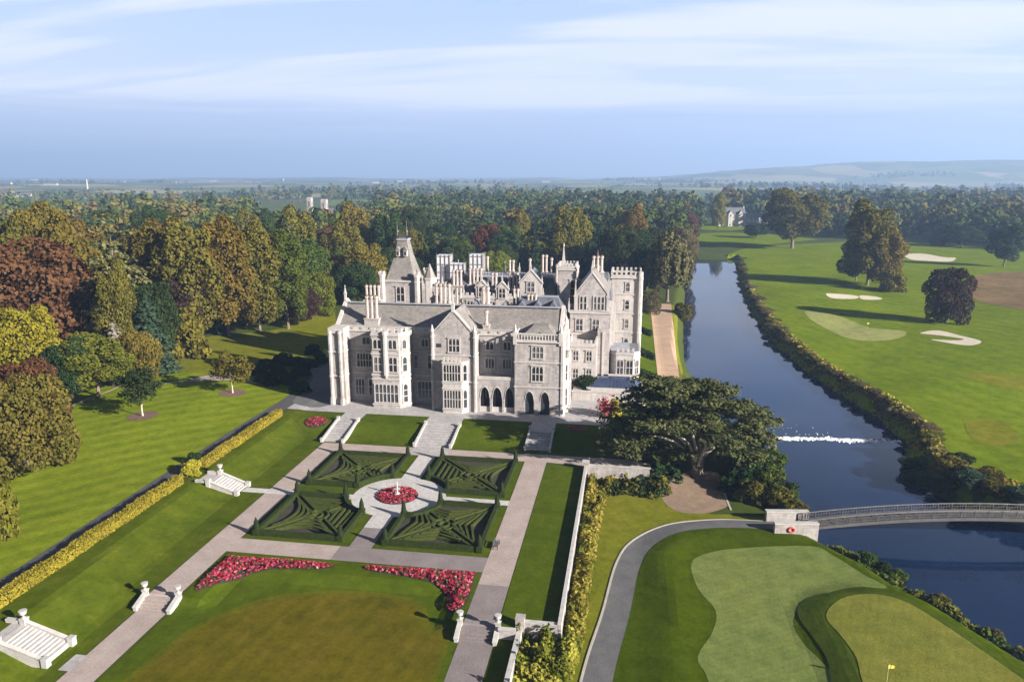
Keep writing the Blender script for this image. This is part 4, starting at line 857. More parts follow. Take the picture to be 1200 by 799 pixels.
def wood_parts(mb, h, w_, rng, mat, r0=.45, base=.3, limbs=6):
    pts = [(0, 0, -.4)]; 
    for i in range(1, 5): pts.append((rng.uniform(-.3, .3) * i * .4, rng.uniform(-.3, .3) * i * .4, h * .72 * i / 4))
    mb.cyl(0, 0, -.5, .5, r0 * 1.7, r0 * 1.1, mat, 8)
    for i in range(4): mb.tube(pts[i], pts[i + 1], r0 * (1.05 - .22 * i), mat, 7, r0 * (1.05 - .22 * (i + 1)))
    for k in range(limbs):
        a = k * 2.4 + rng.uniform(-.4, .4); z = h * (base + (.62 - base) * k / max(1, limbs - 1)); e = (w_ * .36 * math.cos(a), w_ * .36 * math.sin(a), z + h * .16)
        mb.tube((0, 0, z), e, r0 * .42, mat, 5, r0 * .12)
PROTO = {}
def proto(key, h, w_, V, bark='bark', r0=.42, base=.3, limbs=6, seed=1, trunk=None):
    F_ = np.arange(len(V)).reshape(-1, 4); me = mesh_np('crown', V, F_, [M['leaf_green']])
    mb = MB(); (trunk or wood_parts)(mb, h, w_, np.random.RandomState(seed), M[bark], r0, base, limbs)
    tm = bpy.data.meshes.new('trunk'); tm.from_pydata(mb.v, [], mb.f); tm.materials.append(M[bark]); PROTO[key] = (me, tm, h, w_)
M['leaf_green'] = leaf('leaf_green', (0.028, 0.047, 0.010), (0.075, 0.102, 0.018))
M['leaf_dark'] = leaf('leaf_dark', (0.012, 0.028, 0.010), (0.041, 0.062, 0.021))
M['leaf_olive'] = leaf('leaf_olive', (0.050, 0.055, 0.011), (0.130, 0.119, 0.023))
M['leaf_bronze'] = leaf('leaf_bronze', (.066, .056, .010), (.160, .130, .026))
M['leaf_rust'] = leaf('leaf_rust', (0.053, 0.029, 0.013), (0.127, 0.068, 0.031))
M['leaf_purple'] = leaf('leaf_purple', (0.018, 0.010, 0.010), (0.051, 0.031, 0.026))
M['leaf_yellow'] = leaf('leaf_yellow', (0.129, 0.108, 0.010), (0.291, 0.231, 0.026), .3)
M['leaf_lime'] = leaf('leaf_lime', (0.066, 0.083, 0.011), (0.165, 0.169, 0.025), .3)
M['leaf_blue'] = leaf('leaf_blue', (0.018, 0.039, 0.022), (0.059, 0.087, 0.051))
M['leaf_silver'] = leaf('leaf_silver', (0.119, 0.109, 0.087), (0.309, 0.283, 0.228))
M['leaf_conifer'] = leaf('leaf_conifer', (0.011, 0.023, 0.011), (0.046, 0.061, 0.023))
M['leaf_cedar'] = leaf('leaf_cedar', (0.034, 0.048, 0.017), (0.150, 0.146, 0.058), .12)
M['leaf_box'] = leaf('leaf_box', (0.009, 0.017, 0.005), (0.026, 0.038, 0.011), .1)
M['leaf_hedge'] = leaf('leaf_hedge', (0.139, 0.120, 0.015), (0.376, 0.294, 0.038), .2)
M['leaf_willow'] = leaf('leaf_willow', (0.058, 0.052, 0.022), (0.155, 0.135, 0.063), .25)
M['leaf_climber'] = leaf('leaf_climber', (0.149, 0.138, 0.021), (0.345, 0.310, 0.057), .25)
RG = np.random.RandomState
for i, (h, w_, nl, tl, base) in enumerate(((20, 16, 26, 1.0, .12), (20, 15, 17, 1.1, .14), (20, 17, 32, .85, .10))):
    r = RG(10 + i); proto('oak%d' % i, h, w_, lobes_cloud(round_lobes(h, w_, r, base, nl, tl), 9500, .50, r), seed=i, base=.2)
for i in range(2):
    r = RG(30 + i); proto('tall%d' % i, 28, 14, lobes_cloud(round_lobes(28, 14, r, .08, 34, 1.7, .27), 11000, .52, r), seed=5 + i, base=.15, limbs=8)
r = RG(40); proto('young', 10, 9, lobes_cloud(round_lobes(10, 9, r, .26, 16, .9, .26), 2600, .36, r, shell=.8), bark='pale_bark', r0=.16, base=.3)
r = RG(42); proto('bush', 4, 5, lobes_cloud(round_lobes(4, 5, r, -.05, 14, 1.0, .34), 2200, .34, r), r0=.14, base=.1, limbs=3)
r = RG(43); proto('broad', 14, 15, lobes_cloud(round_lobes(14, 15, r, -.02, 30, .95, .27), 12500, .40, r), r0=.5, base=.1)
def conifer(h, w_, r, n=6500, size=.55, layers=15, droop=.25, gapf=1.0):
    P_, N_ = [], []
    for k in range(layers):
        t = k / layers; z = h * (.06 + .93 * t); rad = w_ * .5 * (1 - t) ** .85 + .25; nb = max(5, int(9 * (1 - t) + 4)); q = int(n / layers * (1 - t) * 2 + 30)
        a0 = r.rand() * 6.28
        b = r.randint(0, nb, q); a = a0 + b * 2 * math.pi / nb + r.normal(0, .16, q); f = r.rand(q) ** .6; rr = rad * f * (.82 + .3 * np.sin(b * 7.3 + k))
        P_.append(np.stack([rr * np.cos(a), rr * np.sin(a), z - rr * droop + r.normal(0, .14, q) + (h / layers) * .2 * (1 - f)], 1)); N_.append(np.stack([np.cos(a) * .5, np.sin(a) * .5, np.full(q, .9)], 1))
    return quads(np.concatenate(P_), np.concatenate(N_), size, r, 1.0, .45)
def straight_trunk(mb, h, w_, rng, mat, r0, base, limbs):
    mb.cyl(0, 0, -.5, h * .5, r0 * 1.2, r0 * .7, mat, 8); mb.cyl(0, 0, h * .5, h * .84, r0 * .7, .05, mat, 6)
r = RG(50); proto('spruce', 22, 12, conifer(22, 12, r), trunk=straight_trunk, r0=.4)
r = RG(51); proto('fir', 24, 9, conifer(24, 9, r, 5200, .55, 18, .4), trunk=straight_trunk, r0=.4)
def plates(h, w_, r, specs, n, size):
    """flat tiers of foliage: specs = (x, y, z, rx, ry)"""
    A = np.array([s[3] * s[4] for s in specs]); P_, N_ = [], []
    for s, q in zip(specs, (A / A.sum() * n).astype(int)):
        a = r.rand(q) * 6.283; f = np.sqrt(r.rand(q)); edge = 1 + .22 * np.sin(a * 5 + s[2] * 3) + .13 * np.sin(a * 11 + s[0])
        x = s[3] * f * np.cos(a) * edge; y = s[4] * f * np.sin(a) * edge
        z = s[2] + .45 * np.sin(x * 1.1 + s[0]) * np.cos(y * 1.3) - .9 * f ** 2 * min(s[3], s[4]) * .16 + r.normal(0, .12, q) - (r.rand(q) < .25) * r.rand(q) * .6
        P_.append(np.stack([x + s[0], y + s[1], z], 1)); N_.append(np.stack([np.cos(a) * f * .35, np.sin(a) * f * .35, np.ones(q)], 1))
    return quads(np.concatenate(P_), np.concatenate(N_), size, r, 1.0, .42)
def cedar_specs(h, w_, r, layers=9, per=5, lo=.22):
    out = []
    for k in range(layers):
        t = k / (layers - 1); z = h * (lo + (.97 - lo) * t); e = (1 - .72 * t ** 1.6)
        for j in range(max(2, int(per * e + .5))):
            a = j * 6.283 / max(2, int(per * e + .5)) + k * 1.1 + r.uniform(-.3, .3); q = w_ * .5 * e * r.uniform(.45, .72)
            out.append((q * math.cos(a), q * math.sin(a), z + r.uniform(-.5, .5), w_ * .5 * e * r.uniform(.30, .46), w_ * .5 * e * r.uniform(.26, .40)))
        out.append((0, 0, z + .3, w_ * .16 * e, w_ * .16 * e))
    return out
r = RG(60); proto('tiered', 26, 20, plates(26, 20, r, cedar_specs(26, 20, r, 11, 5, .12), 9000, .6), trunk=straight_trunk, r0=.7)
def weeping(h, w_, r, n=7000):
    P_, N_ = [], []
    for k in range(46):
        a = k * 2.399; q = w_ * .5 * math.sqrt((k + .5) / 46); top = h * (.98 - .42 * (q / (w_ * .5)) ** 2) * r.uniform(.92, 1.02); m_ = n // 46; f = r.rand(m_); L_ = top * r.uniform(.45, .8)
        P_.append(np.stack([q * math.cos(a) + r.normal(0, .5, m_), q * math.sin(a) + r.normal(0, .5, m_), top - L_ * f], 1)); N_.append(np.stack([np.full(m_, math.cos(a)), np.full(m_, math.sin(a)), .9 - f], 1))
    return quads(np.concatenate(P_), np.concatenate(N_), .5, r, 1.7, .5)
r = RG(61); proto('willow', 20, 16, weeping(20, 16, r), r0=.6)
FLAT = {}
def tree(kind, x, y, h, w_, leafm, label, name='tree', cat='tree', group=None, z=None, rz=None):
    cm, tm, h0, w0 = PROTO[kind]; gz_ = gzf(x, y) if z is None else z
    t = empty(name, (x, y, gz_ - .05), label, cat, group, rnd.uniform(0, 6.28) if rz is None else rz); t.scale = (w_ / w0, w_ / w0, h / h0)
    link('trunk', tm, t); c = link('crown', cm, t); c.material_slots[0].link = 'OBJECT'; c.material_slots[0].material = M['leaf_' + leafm]
    return t
PLACED = []
def T_(kind, xyhw, leafm, label, **k):
    x, y, h, w_ = xyhw; PLACED.append((x, y, w_)); return tree(kind, x, y, h, w_, leafm, label, **k)
# trees west of the castle that can be told apart
T_('broad', (-99.2, 104.6, 16.1, 16.1), 'olive', 'large olive green spreading tree at the left edge of the striped lawn'); T_('oak0', (-108.7, 117.1, 15.2, 13.4), 'rust', 'copper tree rising out of the large olive tree at the left edge')
T_('bush', (-83.5, 82.3, 7.2, 4.8), 'lime', 'small yellow green bush on the striped lawn at the left edge', name='bush', cat='bush')
T_('oak0', (-137.2, 149.5, 19.0, 14.3), 'yellow', 'bright yellow tree behind the copper crown at the far left')
T_('oak2', (-146.8, 164.0, 32.4, 29.5), 'rust', 'broad rust red beech rising behind the yellow tree')
T_('oak1', (-116.1, 144.4, 13.8, 14.3), 'lime', 'light green rounded tree between the yellow tree and the silver conifer')
T_('spruce', (-119.0, 155.4, 15.1, 9.3), 'silver', 'silver grey thinning conifer on the edge of the striped lawn', name='conifer')
T_('spruce', (-116.9, 165.3, 20.2, 14.3), 'blue', 'blue green spruce behind the dark tree in its mulch ring', name='spruce')
T_('bush', (-118.1, 180.5, 12.4, 12.3), 'bronze', 'round bronze tree at the corner of the sunlit lawn')
T_('young', (-96.2, 131.2, 10.3, 9.6), 'dark', 'small dark green tree standing in a round mulch bed on the lawn')
T_('young', (-87.3, 150.3, 9.3, 9.5), 'bronze', 'small bronze green tree in a round mulch bed nearest the castle')
T_('oak1', (-127.6, 194.8, 20.4, 14.8), 'purple', 'dark purple beech behind the round bronze tree')
T_('tiered', (-130.3, 172.9, 39.1, 25.6), 'cedar', 'tall dark layered cedar behind the left lawn', name='cedar')
T_('tall0', (-126.2, 199.6, 34.5, 17.7), 'olive', 'tall olive tree with a bare pale stem left of the lit lawn')
T_('tall1', (-120.5, 207.9, 35.5, 18.0), 'bronze', 'tallest bronze tree above the lit lawn west of the castle')
T_('tall0', (-114.7, 216.5, 32.5, 15.6), 'olive', 'olive tree in the middle of the tall row behind the lit lawn')
T_('tall1', (-108.3, 223.0, 31.1, 15.8), 'green', 'green tree closing the right end of the tall row behind the lit lawn')
T_('oak2', (-108.1, 230.3, 12.8, 13.3), 'purple', 'small purple tree under the right end of the tall row')
T_('oak0', (-120.6, 174.4, 21.4, 11.1), 'dark', 'dark green tree squeezed between the cedar and the purple beech')
T_('tall0', (-122.7, 161.1, 26.9, 9.2), 'olive', 'slim olive tree in front of the dark cedar')
T_('oak1', (-119.1, 140.0, 13.7, 9.6), 'dark', 'dark green tree below the rust red beech')
T_('broad', (-112.2, 153.5, 13.0, 9.5), 'bronze', 'brown green bush between the silver conifer and the spruce')
T_('oak0', (-178.6, 191.4, 36.9, 22.0), 'olive', 'olive crowned tree high at the left edge of the park')
T_('oak1', (-170.0, 198.8, 39.6, 19.6), 'bronze', 'orange brown tree above the rust red beech')
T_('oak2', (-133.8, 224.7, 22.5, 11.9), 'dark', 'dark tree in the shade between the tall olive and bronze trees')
T_('fir', (-123.4, 209.9, 19.6, 5.5), 'dark', 'narrow dark conifer in front of the tallest bronze tree', name='conifer')
T_('tall1', (-138.3, 203.8, 32.6, 14.6), 'olive', 'olive green tree right of the dark layered cedar')
T_('oak0', (-116.9, 281.0, 17.7, 18.0), 'olive', 'yellow green tree left of the clock tower'); T_('oak1', (-99.9, 264.0, 16.0, 16.0), 'dark', 'dark green tree touching the clock tower')
T_('broad', (-108.0, 245.3, 15.1, 13.4), 'lime', 'light green tree behind the small purple tree'); T_('oak2', (-100.7, 277.4, 22.3, 15.4), 'bronze', 'bronze tree beside the clock tower roof')
# behind and right of the castle
T_('oak0', (-29.9, 375.7, 33.4, 18.8), 'bronze', 'golden bronze tree standing above the dark wood behind the roofs')
T_('oak1', (-31.6, 356.2, 19.1, 17.1), 'lime', 'light green tree just behind the square tower'); T_('oak2', (-45.3, 360.0, 16.5, 12.4), 'lime', 'small light green tree behind the rear roofs')
T_('willow', (15.3, 311.1, 31.2, 19.1), 'willow', 'grey green weeping willow at the end of the red gravel walk', name='willow')
T_('willow', (6.6, 325.7, 23.8, 17.0), 'dark', 'dark weeping tree left of the willow beside the river tower'); T_('oak2', (27.3, 405.6, 26.0, 15.7), 'willow', 'pale brown tree on the river bank behind the willow')
T_('broad', (43.2, 610.5, 21.3, 18.1), 'rust', 'coppery tree at the head of the river'); T_('oak0', (-5.2, 346.1, 26.1, 20.5), 'dark', 'dark spreading tree behind the hall chimneys'); T_('broad', (7.8, 279.4, 9.0, 7.6), 'willow', 'pale drooping shrub at the foot of the river tower', name='shrub', cat='shrub')
T_('bush', (20.0, 286.0, 5.9, 7.2), 'olive', 'bush overhanging the river below the willow', name='bush', cat='bush')
# golf course
T_('oak1', (112.1, 556.3, 40.8, 42.6), 'olive', 'large olive tree standing alone at the left of the fairway', name='oak')
T_('tall0', (110.9, 374.9, 37.8, 23.1), 'olive', 'tall olive tree in the middle of the fairway', name='oak'); T_('oak2', (109.8, 389.4, 20.1, 16.6), 'dark', 'dark tree leaning against the tall olive fairway tree'); T_('oak0', (116.4, 372.9, 27.0, 17.8), 'bronze', 'bronze tree against the right side of the tall olive fairway tree')
T_('bush', (117.5, 359.7, 8.9, 11.2), 'bronze', 'round brown bush at the foot of the fairway trees', name='bush', cat='bush')
T_('broad', (111.5, 283.6, 20.1, 15.2), 'purple', 'dark purple tree standing alone by the sand bunker', name='copper_beech')
T_('oak1', (207.9, 461.0, 23.4, 18.4), 'blue', 'grey green tree at the right end of the fairway'); T_('oak2', (235.3, 588.7, 15.9, 23.1), 'dark', 'low dark tree at the back of the fairway right of the bunker')
T_('oak0', (100.6, 642.0, 12.4, 19.2), 'dark', 'dark small tree left of the large olive fairway tree'); T_('tall1', (77.6, 713.9, 33.8, 13.1), 'lime', 'slim pale green tree beside the gabled far house'); T_('broad', (223.4, 600.3, 7.5, 11.6), 'olive', 'small olive shrub behind the fairway bunker', name='shrub', cat='shrub')
# ---- the great cedar by the river
cx_, cy_ = 12.6, 126.5
r = RG(77); sp = []
for k in range(86):
    t = r.rand() ** .8; z = 3.4 + 1.85 * math.floor(8 * t) + r.uniform(-.25, .25); e = math.sqrt(max(.08, 1 - ((z - 5.5) / 12.4) ** 2)) if z > 5.5 else 1.0; a = r.rand() * 6.283; q = 13.8 * e * math.sqrt(r.rand()) * .92
    x = q * math.cos(a) * 1.12 - 1.6; y = q * math.sin(a) * .9 + 1.5
    if y < -2.5 and z < 8.2 - .3 * abs(x): continue
    if y < -7: continue
    sp.append((x, y, z, r.uniform(2.2, 4.2), r.uniform(1.8, 3.3)))
for k in range(7): sp.append((-12.5 + r.uniform(-3, 2.5), r.uniform(-3, 6), r.uniform(3.5, 8), 3.0, 2.6))
for k in range(13):
    a = k * .52
    if math.sin(a) < -.3: continue
    sp.append((11.4 * math.cos(a) - .8, 9.6 * math.sin(a) + 1.5, 5.2 + 1.6 * math.sin(k * 2.3) + 1.2, 2.8, 2.4))
Vc = plates(17, 28, r, sp, 54000, .38)
cd = empty('cedar', (cx_, cy_, gz(cx_, cy_)), 'huge spreading dark cedar with pale limbs beside the river', 'tree')
link('crown', mesh_np('crown', Vc, np.arange(len(Vc)).reshape(-1, 4), [M['leaf_cedar']]), cd)
m = MB(); z0 = gz(cx_, cy_)
def bough(p, q, r0, r1, mat, bend=.6):
    p, q = Vector(p), Vector(q); prev = p
    for i in range(1, 6):
        t = i / 5; c = p.lerp(q, t) + Vector((0, 0, bend * math.sin(t * math.pi))); m.tube(prev, c, r0 + (r1 - r0) * (i - 1) / 5, mat, 7, r0 + (r1 - r0) * i / 5); prev = c
bx, by = cx_, cy_
m.cyl(bx, by, z0 - .4, z0 + 1.2, 1.25, .85, M['bark'], 10)
for dx, dy, hh, r0 in ((-1.6, .6, 12, .55), (.5, .4, 14, .62), (1.9, -.2, 11, .5), (.1, 2.0, 13, .5)): bough((bx + dx * .25, by + dy * .25, z0 + .8), (bx + dx, by + dy, z0 + hh), r0, .16, M['bark'], .3)
for dx, dy, zz, ee in ((3.6, -2.6, 5.0, 8.6), (5.4, -1.2, 6.8, 9.0), (-3.2, -2.2, 4.2, 7.4), (-5.6, .6, 5.0, 7.6), (6.8, 1.5, 4.8, 6.6), (-8.5, -1.0, 5.6, 7.0), (2.2, -3.4, 3.2, 8.4), (-2.0, -3.0, 6.2, 9.4), (8.4, 3, 6, 7.4)): bough((bx + dx * .1, by + dy * .1, z0 + zz * .6), (bx + dx, by + dy, z0 + ee), .30, .08, M['pale_bark'], 1.0)
m.build('trunk', cd)
PLACED.append((cx_, cy_, 28))
# ---- the wood round the park: nearest trees one by one, the rest as one mass
ZONES = [('wood west of the castle', [(-153.1, 140.6), (-713.2, 688.6), (-596.5, 767.9), (-532.7, 931.6), (-264.6, 759.7), (-120.3, 342.1), (-112.4, 287.8), (-122.9, 248.3), (-139.2, 225.7), (-128.0, 217.8), (-128.1, 189.5), (-125.5, 157.7), (-128.3, 144.5), (-132.2, 134.5)]),
         ('dark wood behind the castle', [(-102.1, 289.5), (-386.0, 1110.8), (-213.8, 1350.0), (76.9, 1214.9), (85.5, 815.1), (49.1, 688.9), (31.5, 458.8), (20.0, 350.1), (-39.7, 354.9), (-66.5, 323.2)]),
         ('wood beyond the fairway', [(94.5, 903.2), (156.1, 1450.1), (906.9, 1660.3), (300.3, 540.1), (268.1, 581.1), (235.2, 646.8), (177.0, 645.7), (153.1, 650.3), (139.2, 793.2)])]
CLEAR = [[(-812.7, 1098.0), (-895.8, 1269.7), (-879.0, 1362.7), (-744.2, 1176.7), (-697.9, 1026.7), (-717.8, 996.5)], [(-939.7, 1182.6), (-798.6, 1068.9), (-670.4, 930.1), (-715.7, 922.9)], [(-119.9, 584.7), (-73.4, 653.1), (-47.0, 525.9), (-75.4, 475.8), (-99.1, 482.7)], rect(-90, 8, 135, 235), [(-125.2, 187.3), (-125.0, 206.8), (-110.3, 222.3), (-110.0, 262.6), (-78.9, 186.6), (-90.0, 180.1), (-90.4, 166.9), (-102.9, 165.0), (-117.3, 169.4)], [(-259.3, 492.3), (-232.8, 496.5), (-244.1, 616.6), (-402.4, 1020.7), (-548.7, 1050.3)], [(65.4, 705.1), (125.6, 736.3), (158.2, 904.7), (89.2, 928.3)], [(-614.6, 1012.9), (-553.9, 1022.5), (-645.3, 1192.4), (-716.0, 1181.2)]]
def points(poly, near, grow, seed):
    r = RG(seed); xs = [p[0] for p in poly]; ys = [p[1] for p in poly]; out = []
    y = min(ys)
    while y < max(ys):
        s = near * (1 + max(0, y - 250) * grow)
        n = int((max(xs) - min(xs)) / s)
        if n > 0:
            x = min(xs) + (np.arange(n) + .5) * s + r.uniform(-.42, .42, n) * s; yy = y + r.uniform(-.42, .42, n) * s
            out.append(np.stack([x, yy], 1))
        y += s
    q = np.concatenate(out); ok = poly_sd(poly, q[:, 0], q[:, 1]) < 0
    for c in CLEAR: ok &= poly_sd(c, q[:, 0], q[:, 1]) > 2
    ok &= poly_sd(RIVER, q[:, 0], q[:, 1]) > 3
    for px, py, w_ in PLACED: ok &= np.hypot(q[:, 0] - px, q[:, 1] - py) > w_ * .33 + 2
    return q[ok]
SPEC = [('oak0', 'green', 'green broadleaf tree', 3.0), ('oak1', 'olive', 'olive green broadleaf tree', 2.2), ('oak2', 'dark', 'dark green broadleaf tree', 3.2), ('tall0', 'bronze', 'tall bronze tree', 1.5), ('tall1', 'dark', 'tall dark green tree', 1.6), ('spruce', 'conifer', 'dark pointed spruce', 1.3), ('fir', 'conifer', 'slim dark fir', .9), ('oak1', 'rust', 'rust coloured tree', .6), ('tiered', 'cedar', 'dark tiered cedar', .5), ('broad', 'lime', 'light green spreading tree', .7)]
allp = []
for zi, (nm, poly) in enumerate(ZONES):
    for x, y in points(poly, 14.5, .0005, 100 + zi): allp.append((math.hypot(x, y) * (1 - .12 * (zi == 2)), x, y, zi))
allp.sort(); wts = np.array([s[3] for s in SPEC]); r = RG(5)
IND = 235
tw = np.array([s[3] * (1.8 if s[1] in ('green', 'olive', 'lime') else 1) for s in SPEC]); te = np.array([s[3] * (2.0 if s[1] in ('dark', 'conifer', 'cedar') else .6) for s in SPEC])
rest = []
for k, (d, x, y, zi) in enumerate(allp):
    p = (tw, te, wts)[zi]; s = SPEC[r.choice(len(SPEC), p=p / p.sum())]; h0, w0 = PROTO[s[0]][2:]; sc_ = r.uniform(.82, 1.3) * (1.0 if zi != 1 else .95)
    h, w_ = h0 * sc_ * (1.0 if h0 < 24 else .92), w0 * sc_ * r.uniform(.85, 1.15)
    if zi == 1 and d < 330: h *= .78
    if k < IND: tree(s[0], x, y, h, w_, s[1], s[2] + ' in the ' + ZONES[zi][0], group=s[2] + 's of the ' + ZONES[zi][0])
    else: rest.append((x, y, h, w_, s))
LOW = {}
for s in SPEC:
    rr = RG(hash(s[0]) % 1 + len(s[0]) + 3)
    h0, w0 = PROTO[s[0]][2:]
    for lod, n, size in ((0, 520, 1.55), (1, 170, 2.6)):
        if s[0] in ('spruce', 'fir'): v = conifer(h0, w0, rr, int(n * .8), size * .8, 8, .3)
        elif s[0] == 'tiered': v = plates(h0, w0, rr, cedar_specs(h0, w0, rr, 6, 4, .2), n, size)
        else: v = lobes_cloud(round_lobes(h0, w0, rr, .1, 11, 1.2 if h0 > 24 else .95, .36), n, size, rr, jit=.3)
        LOW[(s[0], lod)] = v
TINT = {'green': .20, 'olive': .42, 'dark': .06, 'bronze': .72, 'conifer': 0.0, 'rust': .92, 'cedar': .12, 'lime': .55}
def forest_mat():
    m = bpy.data.materials.new('forest_leaves'); m.use_nodes = True; t = m.node_tree; t.nodes.clear(); L = t.links.new
    o = N(t, 'ShaderNodeOutputMaterial'); d = N(t, 'ShaderNodeBsdfDiffuse'); L(d.outputs[0], o.inputs[0])
    a = N(t, 'ShaderNodeAttribute', attribute_name='tint'); g = N(t, 'ShaderNodeNewGeometry')
    col = ramp(t, a.outputs['Fac'], [(0, (.028, .042, .017)), (.2, (.056, .078, .016)), (.42, (.090, .092, .020)), (.6, (.105, .116, .022)), (.75, (.105, .082, .022)), (1, (.092, .056, .026))])
    col = mixc(t, .8, col, ramp(t, g.outputs['Random Per Island'], [(0, (.82, .82, .82)), (1, (1.18, 1.18, 1.18))]), 'MULTIPLY'); L(col, d.inputs[0]); return m
M['forest'] = forest_mat()
def mass(name, items, lodf, label_kind='stuff'):
    Vs, ts = [], []; r = RG(9)
    for x, y, h, w_, s in items:
        v = LOW[(s[0], lodf(math.hypot(x, y)))].copy(); h0, w0 = PROTO[s[0]][2:]; a = r.rand() * 6.283; c_, s_ = math.cos(a), math.sin(a)
        vx = (v[:, 0] * c_ - v[:, 1] * s_) * w_ / w0; vy = (v[:, 0] * s_ + v[:, 1] * c_) * w_ / w0
        Vs.append((vx, vy, v[:, 2] * h / h0, x, y)); ts.append(np.full(len(v), np.clip(TINT[s[1]] + r.normal(0, .07), 0, 1)))
    gx_ = F(np.array([q[3] for q in Vs]), np.array([q[4] for q in Vs]))
    Va = np.concatenate([np.stack([q[0] + q[3], q[1] + q[4], q[2] + g], 1) for q, g in zip(Vs, gx_)])
    return tag(link(name, mesh_np(name, Va, np.arange(len(Va)).reshape(-1, 4), [M['forest']], np.concatenate(ts))), 'mixed woodland stretching away round the park to the plain', 'woodland', None, 'stuff')
mass('woodland', rest, lambda d: 0 if d < 750 else 1)
# hedgerows, copses and shelter belts of the plain
r = RG(21); items = []
for k in range(120):
    d = 900 * (7.5 ** r.rand()); a = R(r.uniform(-48, 32)); x0, y0 = d * math.sin(a), d * math.cos(a); ang = r.choice([.2, 1.75]) + r.normal(0, .2); n = r.randint(6, 26); 
    if d < 1500 and -.62 < a < .62 and r.rand() < .3: pass
    for j in range(n):
        q = (j - n / 2) * 13; wx, wy = (r.normal(0, 3), r.normal(0, 3)) if r.rand() < .75 else (r.normal(0, 26), r.normal(0, 26)); s = SPEC[r.choice(len(SPEC), p=wts / wts.sum())]; sc_ = r.uniform(.18, .42)
        x, y = x0 + q * math.cos(ang) + wx, y0 + q * math.sin(ang) + wy
        items.append((x, y, PROTO[s[0]][2] * sc_, PROTO[s[0]][3] * sc_ * 1.25, s))
for k in range(16):
    d = 1500 * (4.0 ** r.rand()); a = R(r.uniform(-44, 32)); x0, y0 = d * math.sin(a), d * math.cos(a); rad = r.uniform(40, 170)
    for j in range(int(rad * .55)):
        s = SPEC[r.choice(len(SPEC), p=wts / wts.sum())]; sc_ = r.uniform(.6, .95); items.append((x0 + r.normal(0, rad), y0 + r.normal(0, rad * .4), PROTO[s[0]][2] * sc_, PROTO[s[0]][3] * sc_ * 1.2, s))
LOW2 = {}
for s in SPEC:
    rr = RG(3 + len(s[0])); h0, w0 = PROTO[s[0]][2:]; LOW2[(s[0], 0)] = lobes_cloud(round_lobes(h0, w0, rr, .05, 6, 1.0, .42), 26, 6.0, rr, jit=.35); LOW2[(s[0], 1)] = LOW2[(s[0], 0)]
LOW_keep = LOW; LOW = LOW2
o = mass('hedgerow_trees', items, lambda d: 0); o['label'] = 'hedgerows and copses scattered over the hazy plain'; o['category'] = 'hedgerows'
LOW = LOW_keep
# ------------------------------------------------------------------ clipped box hedges of the parterre
def hedge_mat(name, a, b_):
    m, t, b = new_mat(name); b.inputs['Roughness'].default_value = .95; b.inputs['Specular IOR Level'].default_value = .1
    n = noise(t, 2.2, 6, .8); col = ramp(t, n, [(.3, a), (.7, b_)]); t.links.new(col, b.inputs['Base Color']); bump(t, b, noise(t, 3.5, 4, .8), 1.0, .25); return m
M['box'] = hedge_mat('clipped_box', (.012, .022, .005), (.034, .046, .010))
M['box_top'] = hedge_mat('box_growth', (.026, .038, .009), (.066, .078, .018))
M['yew'] = hedge_mat('clipped_yew', (.009, .016, .006), (.026, .034, .011))
def sweep(mb, line, w_, h, zb, mat, closed=False, step=.5, r=None):
    """mitred hedge along a polyline, its outline a little uneven"""
    r = r or rnd; pts = []; n = len(line)
    for i in range(n if closed else n - 1):
        a = Vector(line[i]); b = Vector(line[(i + 1) % n]); k = max(1, int((b - a).length / step))
        for j in range(k): pts.append(a.lerp(b, j / k))
    if not closed: pts.append(Vector(line[-1]))
    m_ = len(pts); rings = []
    for i in range(m_):
        a = pts[i - 1] if closed or i else pts[i]; b = pts[(i + 1) % m_] if closed or i < m_ - 1 else pts[i]
        d = (b - a); d = d.normalized() if d.length > 1e-6 else Vector((1, 0)); nn = Vector((-d.y, d.x)); j1, j2, j3 = (r.uniform(-.022, .022) for _ in range(3))
        p = pts[i]; rings.append([(p.x + nn.x * (w_ / 2 + j1), p.y + nn.y * (w_ / 2 + j1), zb), (p.x + nn.x * (w_ * .46 + j1), p.y + nn.y * (w_ * .46 + j1), zb + h + j3), (p.x - nn.x * (w_ * .46 + j2), p.y - nn.y * (w_ * .46 + j2), zb + h + j3 * .7), (p.x - nn.x * (w_ / 2 + j2), p.y - nn.y * (w_ / 2 + j2), zb)])
    b0 = len(mb.v); k = mb.mi(mat)
    for q in rings: mb.v += q
    for i in range(m_ if closed else m_ - 1):
        j = (i + 1) % m_
        for e in range(3): mb.f.append((b0 + i * 4 + e, b0 + i * 4 + e + 1, b0 + j * 4 + e + 1, b0 + j * 4 + e)); mb.m.append(k)
    if not closed:
        for i in (0, m_ - 1): mb.f.append(tuple(b0 + i * 4 + e for e in range(4))); mb.m.append(k)
CX0, CY0 = -35.15, 107.1
